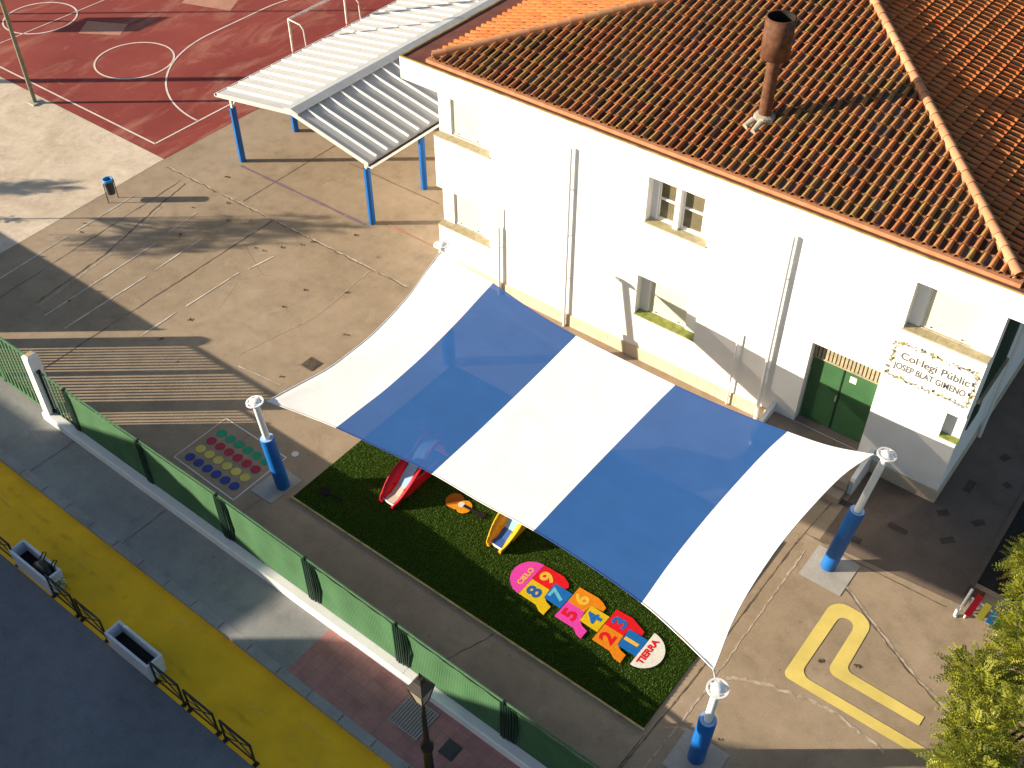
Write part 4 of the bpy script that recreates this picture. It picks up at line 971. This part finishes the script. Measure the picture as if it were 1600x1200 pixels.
# ------------------------------------------------------------------ tree on the right
def fronds(lumps, n, mat, rnd, size=1.):
    b = MB(); b.tint = []
    for (c, r, share) in lumps:
        for _ in range(int(n * share)):
            d = Vector((rnd.gauss(0, 1), rnd.gauss(0, 1), rnd.gauss(0, .75))).normalized()
            p = Vector(c) + d * r * (rnd.random() ** .4)
            out = (d + Vector((rnd.uniform(-.6, .6), rnd.uniform(-.6, .6), rnd.uniform(-.5, .4)))).normalized()
            L = rnd.uniform(.16, .34) * size; side = out.cross(Vector((0, 0, 1)) + Vector((rnd.uniform(-.4, .4), rnd.uniform(-.4, .4), 0))).normalized(); nn = side.cross(out).normalized()
            t0 = min(1, max(0, rnd.gauss(.55, .25)))
            for k in range(7):
                q = p + out * L * (k / 6) - Vector((0, 0, .10 * (k / 6) ** 2))
                for sg in (-1, 1):
                    ll = .075 * size * (1.15 - .11 * k) * rnd.uniform(.8, 1.2); w = .019 * size
                    tip = q + side * sg * ll + out * ll * .45 + nn * rnd.uniform(-.02, .01)
                    mid = q.lerp(tip, .5)
                    V = [q, mid + out * w, tip, mid - out * w]
                    b.raw(V, [(0, 1, 2, 3)], mat); tt = min(1, max(0, t0 + rnd.uniform(-.15, .15))); b.tint += [tt] * 4
    return b
rnd = random.Random(11)
TX, TY = 1.5, 16.2
tree = thing('feathery_tree', 'yellow green feathery leaved tree at the right edge of the yard', 'tree', (TX, TY, 0))
lump_px = [((-.05, 18.95, 2.3), .48), ((.22, 17.95, 2.2), .40), ((.32, 17.2, 2.1), .5), ((-.15, 15.75, 1.9), .42), ((.05, 15.4, 2.2), .38), ((.35, 15.0, 2.0), .55), ((.35, 14.2, 2.2), .5), ((.5, 13.55, 2.1), .5), ((.75, 16.4, 2.3), .7), ((.9, 18.2, 2.4), .7), ((1.2, 14.6, 2.5), .8), ((1.6, 17.3, 2.9), .9), ((1.8, 15.6, 3.0), .9), ((2.6, 16.5, 2.7), .9), ((2.4, 14.4, 2.5), .8), ((.3, 16.4, 1.7), .4), ((.35, 19.2, 2.2), .5), ((.75, 13.2, 2.4), .6)]
tot = sum(r ** 2 for _, r in lump_px)
cb = fronds([((c[0] - TX, c[1] - TY, c[2]), r, r * r / tot) for c, r in lump_px], 3900, 'leaf', rnd, 1.2)
cb.build('crown', tree)
b = MB(); b.tube([(0, 0, 0), (.03, -.02, .7), (-.02, .03, 1.4), (0, 0, 2.0)], [.13, .11, .10, .07], 'bark', 10)
for c, r in lump_px:
    e = Vector((c[0] - TX, c[1] - TY, c[2])); m_ = Vector((0, 0, 1.3)).lerp(e, .5) + Vector((0, 0, .15)); b.tube([(0, 0, 1.25), m_, e], [.05, .03, .008], 'bark', 6)
b.build('trunk', tree)
# yellow plant in the bed
yp = thing('bed_plant', 'yellow leaved shrub in the dark planting bed behind the tree', 'shrub', (-.05, 20.4, 0))
fronds([((0, 0, .45), .4, .5), ((.4, .5, .5), .4, .5), ((-.25, .9, .35), .2, .2)], 170, 'yellow_leaf', rnd, 1.1).build('foliage', yp)
b = MB(); b.tube([(0, 0, 0), (0, 0, .4)], .02, 'bark', 6); b.build('stem', yp)
# saplings off to the left, whose shadows lie on the yard
def sapling(x, y, h, lumps, n, label, size=1.6, mat='leaf_dark', tr=.06):
    t = thing('young_tree', label, 'tree', (x, y, 0), 'young trees left of the yard'); k = sum(r * r for _, r in lumps)
    fronds([(c, r, r * r / k) for c, r in lumps], n, mat, rnd, size).build('crown', t)
    b = MB(); b.tube([(0, 0, 0), (0, .02, h * .5), (0, 0, h)], [tr, tr * .8, tr * .4], 'bark', 8)
    for c, r in lumps: b.tube([(0, 0, h * .55), Vector(c) * .6 + Vector((0, 0, h * .25)), c], [.03, .02, .008], 'bark', 6)
    b.build('trunk', t)
sapling(-38.6, 10.05, 4.9, [((0, -1.3, 3.3), .28), ((0, -1.9, 3.5), .34), ((0, -2.35, 3.8), .28), ((0, -1.6, 3.95), .34), ((.1, -.6, 4.2), .32), ((0, -1.1, 4.5), .34), ((0, -.3, 4.65), .26), ((0, -1.75, 4.75), .22), ((0, -.9, 5.05), .28), ((0, -2.2, 4.4), .2), ((0, -.75, 3.6), .2)], 560, 'slender young tree whose shadow lies across the yard, outside the picture', 1.4, tr=.035)
sapling(-41.2, 10.5, 2.6, [((0, -.15, 2.4), .2), ((.1, .2, 2.6), .2), ((-.1, .1, 2.2), .16)], 190, 'small tree beside the pale yard, outside the picture', 1.3, tr=.03)
sapling(-36.6, 11.6, 1.3, [((0, 0, 1.15), .13)], 40, 'tiny sapling beside the pale yard, outside the picture', .8, tr=.02)

# ------------------------------------------------------------------ street edge: low wall, pillars, gate, fences
def ztop(X): return zs(X) + .24
def wall(name, x0, x1, label):
    b = MB(); xs = [x0 + (x1 - x0) * i / 14 for i in range(15)]
    for a, c in zip(xs, xs[1:]):
        b.raw([(a, 9.40, zs(a) - .3), (c, 9.40, zs(c) - .3), (c, 9.40, ztop(c)), (a, 9.40, ztop(a)), (a, 9.43, ztop(a) + .02), (c, 9.43, ztop(c) + .02), (c, 9.715, ztop(c) + .02), (a, 9.715, ztop(a) + .02)], [(0, 1, 2, 3), (3, 2, 5, 4), (4, 5, 6, 7)], 'wall_paint')
    for X in (x0, x1): b.face([(X, 9.40, zs(X) - .3), (X, 9.40, ztop(X)), (X, 9.43, ztop(X) + .02), (X, 9.715, ztop(X) + .02), (X, 9.715, zs(X) - .3)], 'wall_paint')
    tag(b.build(name), label, 'wall')
wall('low_wall', -24.26, -10.55, 'low white wall under the green fence from the gate pillar to the lamp')
wall('low_wall', -10.54, 12, 'low white wall under the green fence behind the lamp post')
wall('low_wall', -60, -28.6, 'low white wall left of the gate, outside the picture')
for X, lab in ((-24.12, 'square white gate pillar at the left end of the low wall'), (-28.6, 'square white gate pillar on the far side of the gate, outside the picture')):
    t = thing('gate_pillar', lab, 'pillar', (X, 9.64, zs(X)), 'pillars of the gate'); z1 = 2.02 - zs(X)
    b = MB(); b.box(-.15, .15, -.17, .17, -.2, z1 - .03, 'wall_paint'); b.build('shaft', t)
    b = MB(); b.raw([(-.15, -.17, z1 - .03), (.15, -.17, z1 - .03), (.15, .17, z1 - .03), (-.15, .17, z1 - .03), (-.09, -.11, z1 + .03), (.09, -.11, z1 + .03), (.09, .11, z1 + .03), (-.09, .11, z1 + .03)], [(0, 1, 5, 4), (1, 2, 6, 5), (2, 3, 7, 6), (3, 0, 4, 7)], 'wall_paint'); b.box(-.089, .089, -.109, .109, z1, z1 + .031, 'pillar_top'); b.build('cap', t)
    b = MB(); b.box(.155, .185, -.03, .03, .35, z1 - .5, 'black_iron'); b.box(.15, .22, -.06, .04, z1 - .55, z1 - .48, 'black_iron'); b.box(.15, .22, -.06, .04, .3, .37, 'black_iron'); b.build('hinge_bar', t)
def bars(b, x0, x1, zf, zt, sp, w, m, y=9.66):
    n = max(1, int((x1 - x0) / sp)); s = (x1 - x0) / n
    for i in range(n):
        X = x0 + (i + .5) * s; b.box(X - w / 2, X + w / 2, y - .012, y + .012, zf(X), zt(X), m)
g = thing('gate', 'green barred double gate left of the white pillar', 'gate', (0, 0, 0))
for (x0, x1) in ((-28.40, -26.40), (-26.36, -24.32)):
    b = MB(); bars(b, x0, x1, lambda X: zs(X) + .1, lambda X: 1.84, .20, .075, 'fence_green', 9.64)
    b.box(x0, x1, 9.62, 9.66, 1.82, 1.90, 'fence_green'); b.box(x0, x1, 9.61, 9.67, -.27, -.19, 'fence_green'); b.box(x0, x0 + .05, 9.61, 9.67, -.25, 1.86, 'fence_green'); b.box(x1 - .05, x1, 9.61, 9.67, -.25, 1.86, 'fence_green')
    b.build('gate_leaf', g)
def ft(X):
    if X < -16.6: return 1.44
    if X < -7.7: return 1.44 - .34 * (X + 16.6) / 8.9
    return 1.10
fen = thing('fence', 'green fence with screening cloth on the low white wall along the pavement', 'fence', (0, 0, 0))
b = MB(); bars(b, -23.9, -22.95, lambda X: ztop(X) + .05, lambda X: 1.42, .16, .04, 'fence_green', 9.66); b.build('bare_bars', fen)
posts = [-22.87, -19.75, -16.72, -13.66, -10.8, -7.72, -4.7, -1.7, 1.3, 4.3, 7.3, 10.3]
b = MB()
xs = [-23.95] + posts
for a, c in zip(xs, xs[1:]):
    for dz, th in ((0, .045), ):
        b.raw([(a, 9.645, ft(a) - .04), (c, 9.645, ft(c) - .04), (c, 9.675, ft(c) - .04), (a, 9.675, ft(a) - .04), (a, 9.645, ft(a) + .015), (c, 9.645, ft(c) + .015), (c, 9.675, ft(c) + .015), (a, 9.675, ft(a) + .015)], [(0, 1, 5, 4), (1, 2, 6, 5), (2, 3, 7, 6), (4, 5, 6, 7), (3, 2, 1, 0)], 'fence_green')
b.build('top_rail', fen)
b = MB()
for a, c in zip(xs, xs[1:]):
    b.raw([(a, 9.65, ztop(a) + .03), (c, 9.65, ztop(c) + .03), (c, 9.69, ztop(c) + .03), (a, 9.69, ztop(a) + .03), (a, 9.65, ztop(a) + .07), (c, 9.65, ztop(c) + .07), (c, 9.69, ztop(c) + .07), (a, 9.69, ztop(a) + .07)], [(0, 1, 5, 4), (1, 2, 6, 5), (2, 3, 7, 6), (4, 5, 6, 7)], 'fence_dark')
b.build('bottom_rail', fen)
for i, X in enumerate(posts):
    b = MB(); b.box(X - .022, X + .022, 9.60, 9.70, ztop(X) - .02, ft(X) + .03, 'fence_dark')
    for k, dx in enumerate((-.06, .07, .14)): b.box(X + dx - .018, X + dx + .018, 9.598, 9.618, ztop(X) + .05, ft(X) - .03, 'fence_dark')
    b.build('post', fen)
for i, (a, c) in enumerate(zip(posts, posts[1:])):
    if a > 9: break
    b = MB(); x0, x1 = a + .05, c - .01; NX, NZ = 26, 6; V = []
    for iz in range(NZ + 1):
        for ix in range(NX + 1):
            X = x0 + (x1 - x0) * ix / NX; q = iz / NZ; sag = 0
            if i in (3, 4, 5, 6): sag = -.05 * abs(math.sin(ix * .55 + i)) * (q ** 6)
            lowl = .12 if i >= 5 else .05
            z = ztop(X) + lowl + (ft(X) - .01 - ztop(X) - lowl) * q + sag; V.append((X, 9.632 + .012 * math.sin(ix * .8 + i) * math.sin(math.pi * q) - (.02 if q == 1 else 0), z))
    F = [(r * (NX + 1) + k, r * (NX + 1) + k + 1, (r + 1) * (NX + 1) + k + 1, (r + 1) * (NX + 1) + k) for r in range(NZ) for k in range(NX)]
    b.raw(V, F, 'screen', True); b.build('screen', fen)
    # loose folds of cloth gathered beside a post
    if i in (2, 3, 4, 5):
        b = MB(); X = a + .2
        for k in range(3): b.tube([(X + .07 * k, 9.615, ft(X) - .02), (X + .03 + .09 * k, 9.60, .45), (X + .05 * k, 9.61, ztop(X) + .12)], .022, 'fence_dark', 6)
        b.build('cloth_fold', fen)
f2 = thing('fence', 'green screened fence left of the gate, outside the picture', 'fence', (0, 0, 0))
b = MB(); b.box(-60, -29.45, 9.635, 9.645, ztop(-45) - .1, 1.82, 'screen'); b.build('screen', f2)
b = MB()
for k in range(11): b.box(-60 + k * 3.05, -59.95 + k * 3.05, 9.65, 9.70, ztop(-45) - .2, 1.84, 'fence_dark')
b.build('post', f2)

# ------------------------------------------------------------------ street furniture
def planter(x, y, label):
    z = zs(x) - .12
    t = thing('planter', label, 'planter', (x, y, z), 'white planters along the road')
    b = MB(); L, W, Hh, th = .78, .225, .66, .06; tp = .05
    o0 = [(-L + tp, -W + .02), (L - tp, -W + .02), (L - tp, W - .02), (-L + tp, W - .02)]; o1 = [(-L, -W), (L, -W), (L, W), (-L, W)]
    i1 = [(-L + th, -W + th), (L - th, -W + th), (L - th, W - th), (-L + th, W - th)]
    V = [(*p, 0) for p in o0] + [(*p, Hh) for p in o1] + [(*p, Hh) for p in i1] + [(*p, .22) for p in i1]
    b.raw(V, [(i, (i + 1) % 4, 4 + (i + 1) % 4, 4 + i) for i in range(4)] + [(4 + i, 4 + (i + 1) % 4, 8 + (i + 1) % 4, 8 + i) for i in range(4)] + [(8 + i, 8 + (i + 1) % 4, 12 + (i + 1) % 4, 12 + i) for i in range(4)], 'planter'); b.build('trough', t)
    b = MB(); b.raw([(*p, .30) for p in i1], [(0, 1, 2, 3)], 'soil'); b.build('soil', t); return t
planter(-19.72, 6.09, 'white trough planter at the left edge with a black bag in it')
planter(-15.87, 6.05, 'white trough planter between two black railings, dark soil inside')
bag = thing('bag', 'black bag with two carrying loops lying in the left white planter', 'bag', (-19.4, 6.1, zs(-19.4) + .2))
b = MB(); V = []; n = 12
for (z, r) in ((0, .75), (.12, 1.05), (.26, 1.0), (.36, .7), (.40, .3)):
    for k in range(n):
        a = 2 * math.pi * k / n; q = 1 + .14 * math.sin(3 * a + z * 9); V.append((.34 * r * q * math.cos(a), .17 * r * q * math.sin(a), z))
b.raw(V, [(i * n + k, i * n + (k + 1) % n, (i + 1) * n + (k + 1) % n, (i + 1) * n + k) for i in range(4) for k in range(n)], 'bag', True); b.face(V[-n:], 'bag'); b.build('sack', bag)
for x in (-.2, .22):
    b = MB(); b.tube([(x - .06, .08, .32), (x - .05, .24, .46), (x + .03, .28, .48), (x + .06, .12, .34)], .018, 'bag', 8); b.build('loop', bag)
pl = thing('small_plant', 'small green leaves at the end of the left planter', 'plant', (-19.02, 6.15, zs(-19) + .18))
fronds([((0, 0, .1), .12, 1.)], 14, 'leaf', rnd, .9).build('foliage', pl)
bar_spots = [(-20.95, 'iron railing section left of the planter with the bag, at the left edge'), (-18.48, 'iron railing section right of the planter with the bag'), (-17.35, 'iron railing section left of the middle planter'), (-14.57, 'iron railing section right of the middle planter'), (-13.41, 'middle iron railing section of the run of three'), (-12.21, 'iron railing section nearest the lamp post, last of its run')]
proto = None
for X, lab in bar_spots:
    z = zs(X) - .115; loc = (X, 5.92, z); L = .98 if X not in (-17.35,) else .92
    lab = 'black ' + lab
    if proto is None:
        t = thing('railing', lab, 'railing', loc, 'black railings along the road'); m = 'black_iron'
        b = MB(); b.box(-.5, -.46, -.02, .02, .0, .86, m); b.box(.46, .5, -.02, .02, 0, .86, m); b.box(-.5, .5, -.022, .022, .82, .865, m); b.box(-.46, .46, -.015, .015, .14, .175, m)
        b.tube([(-.46, 0, .78), (.46, 0, .78)], .012, m, 6); b.build('frame', t)
        b = MB()
        for k in range(1): b.tube([(-.46, .0, .17), (.46, .0, .78)], .014, m, 6); b.tube([(-.46, .018, .78), (.46, .018, .17)], .014, m, 6)
        b.tube([(-.46, .01, .475), (0, .01, .475 + .02)], .01, m, 6); b.build('brace', t)
        b = MB()
        for x in (-.48, .48): b.box(x - .05, x + .05, -.07, .07, 0, .03, m)
        b.build('foot', t); proto = t
    else: dup(proto, loc, lab, 'black railings along the road')
# street lamp
lx, ly = -8.30, 7.85; lz = zs(lx)
lamp = thing('street_lamp', 'old fashioned lantern street lamp standing on the red pavement', 'street lamp', (lx, ly, lz))
b = MB(); b.tube([(0, 0, 0), (0, 0, .25), (0, 0, .3), (0, 0, 1.55), (0, 0, 1.62), (0, 0, 1.74), (0, 0, 1.86), (0, 0, 1.95), (0, 0, 2.2), (0, 0, 3.45)], [.17, .17, .11, .095, .10, .135, .135, .075, .062, .042], 'black_iron', 14); b.build('post', lamp)
b = MB(); z0 = 3.45
def fr4(z, r): return [(r * sx, r * sy, z) for sx, sy in ((-1, -1), (1, -1), (1, 1), (-1, 1))]
A, B = fr4(z0 + .12, .09), fr4(z0 + .62, .185)
b.raw(A + B, [(i, (i + 1) % 4, 4 + (i + 1) % 4, 4 + i) for i in range(4)], 'lamp_glass'); ln = b.build('lantern', lamp)
b = MB()
for i in range(4):
    b.tube([A[i], B[i]], .016, 'lantern_iron', 6); b.tube([B[i], B[(i + 1) % 4]], .018, 'lantern_iron', 6); b.tube([A[i], A[(i + 1) % 4]], .014, 'lantern_iron', 6); b.tube([(0, 0, z0), A[i]], .016, 'lantern_iron', 6)
b.build('lantern_frame', ln)
b = MB(); Cc = fr4(z0 + .63, .20); Dd = fr4(z0 + .80, .085); Ee = fr4(z0 + .90, .05)
b.raw(Cc + Dd + Ee, [(i, (i + 1) % 4, 4 + (i + 1) % 4, 4 + i) for i in range(4)] + [(4 + i, 4 + (i + 1) % 4, 8 + (i + 1) % 4, 8 + i) for i in range(4)], 'lantern_iron'); b.face(Ee, 'lantern_iron'); b.face(Cc[::-1], 'lantern_iron')
b.tube([(0, 0, z0 + .95), (0, 0, z0 + 1.08)], [.035, .01], 'lantern_iron', 8); b.build('lantern_cap', ln)
for i in range(4): pass

# ------------------------------------------------------------------ houses across the street (behind and below the camera); they shade the pavement
def house(name, x0, x1, y0, y1, h, ridge, label, rx=None):
    t = thing('house', label, 'house', ((x0 + x1) / 2, y1, 0), 'houses across the street'); ox, oy = t.location.x, t.location.y
    b = MB(); b.box(x0 - ox, x1 - ox, y0 - oy, y1 - oy, -1, h, 'house_wall'); b.build('wall', t)
    if ridge:
        r = (rx if rx is not None else (x0 + x1) / 2)
        b = MB(); V = [(x0 - ox, y0 - oy, h), (x1 - ox, y0 - oy, h), (r - ox, y0 - oy, ridge), (x0 - ox, y1 - oy, h), (x1 - ox, y1 - oy, h), (r - ox, y1 - oy, ridge)]
        b.raw(V, [(0, 1, 2), (5, 4, 3), (0, 2, 5, 3), (2, 1, 4, 5)], 'house_roof'); b.build('roof', t)
    b = MB()
    for k in range(3):
        for z in (1.2, 3.6):
            if z + 1.2 < h: X = x0 + (x1 - x0) * (k + .5) / 3; b.box(X - .45 - ox, X + .45 - ox, .0, .03, z, z + 1.2, 'glass')
    if b.v: b.build('window', t)
house('a', -70, -39.2, -8, -3, 5.0, 0, 'long low house opposite the gate, outside the picture')
house('b', -39.0, -32.0, -7, -3, 5.55, 6.95, 'gabled house opposite the fence, outside the picture', -35.4)
house('c', -31.95, -31.1, -9, -3, 5.05, 0, 'flat roofed house opposite the fence, outside the picture')
house('d', -31.08, -27.77, -7, -3, 4.02, 0, 'narrow low house between two taller ones, outside the picture')
house('e', -27.75, -25.6, -9, -3, 4.95, 0, 'small flat roofed house opposite the lamp, outside the picture')
house('f', -25.55, -8, -9, -3, 5.1, 9.2, 'wide gabled house opposite the lamp, outside the picture', -18.5)

# ------------------------------------------------------------------ light, sky, camera
AZ, EL = 38.8, 15.4
d = Vector((math.cos(rad(EL)) * math.cos(rad(AZ)), math.cos(rad(EL)) * math.sin(rad(AZ)), -math.sin(rad(EL))))
sun = bpy.data.lights.new('sun', 'SUN'); sun.energy = 4.6; sun.angle = rad(.5); sun.color = (1., .85, .655)
so = bpy.data.objects.new('sun', sun); C.objects.link(so); so.rotation_euler = d.to_track_quat('-Z', 'Y').to_euler(); so.location = (-60, -45, 40)
W = bpy.data.worlds.new('World'); bpy.context.scene.world = W; W.use_nodes = True
nt = W.node_tree; sky = nt.nodes.new('ShaderNodeTexSky'); sky.sky_type = 'NISHITA'; sky.sun_disc = False; sky.sun_elevation = rad(EL)
sky.sun_rotation = math.atan2(-d.x, -d.y) % (2 * math.pi)
bg = nt.nodes['Background']; bg.inputs['Strength'].default_value = .058; nt.links.new(sky.outputs[0], bg.inputs[0])

yaw, pit, rol, f = rad(-37.79), rad(43.31), rad(.13), 1720.4
fw = Vector((math.sin(yaw) * math.cos(pit), math.cos(yaw) * math.cos(pit), -math.sin(pit))); rt = Vector((math.cos(yaw), -math.sin(yaw), 0)); dn = fw.cross(rt)
r2 = rt * math.cos(rol) + dn * math.sin(rol); d2 = dn * math.cos(rol) - rt * math.sin(rol)
cam = bpy.data.cameras.new('camera'); co = bpy.data.objects.new('camera', cam); C.objects.link(co)
cam.sensor_width = 36; cam.lens = f / 1600 * 36; cam.clip_end = 2000; cam.clip_start = .1
co.matrix_world = Matrix(((r2.x, -d2.x, -fw.x, 0), (r2.y, -d2.y, -fw.y, 0), (r2.z, -d2.z, -fw.z, 22.), (0, 0, 0, 1)))
sc = bpy.context.scene; sc.camera = co
sc.view_settings.view_transform = 'Standard'; sc.view_settings.look = 'None'; sc.view_settings.exposure = 1.42; sc.view_settings.gamma = 1
sc.cycles.max_bounces = 6; sc.cycles.transparent_max_bounces = 8
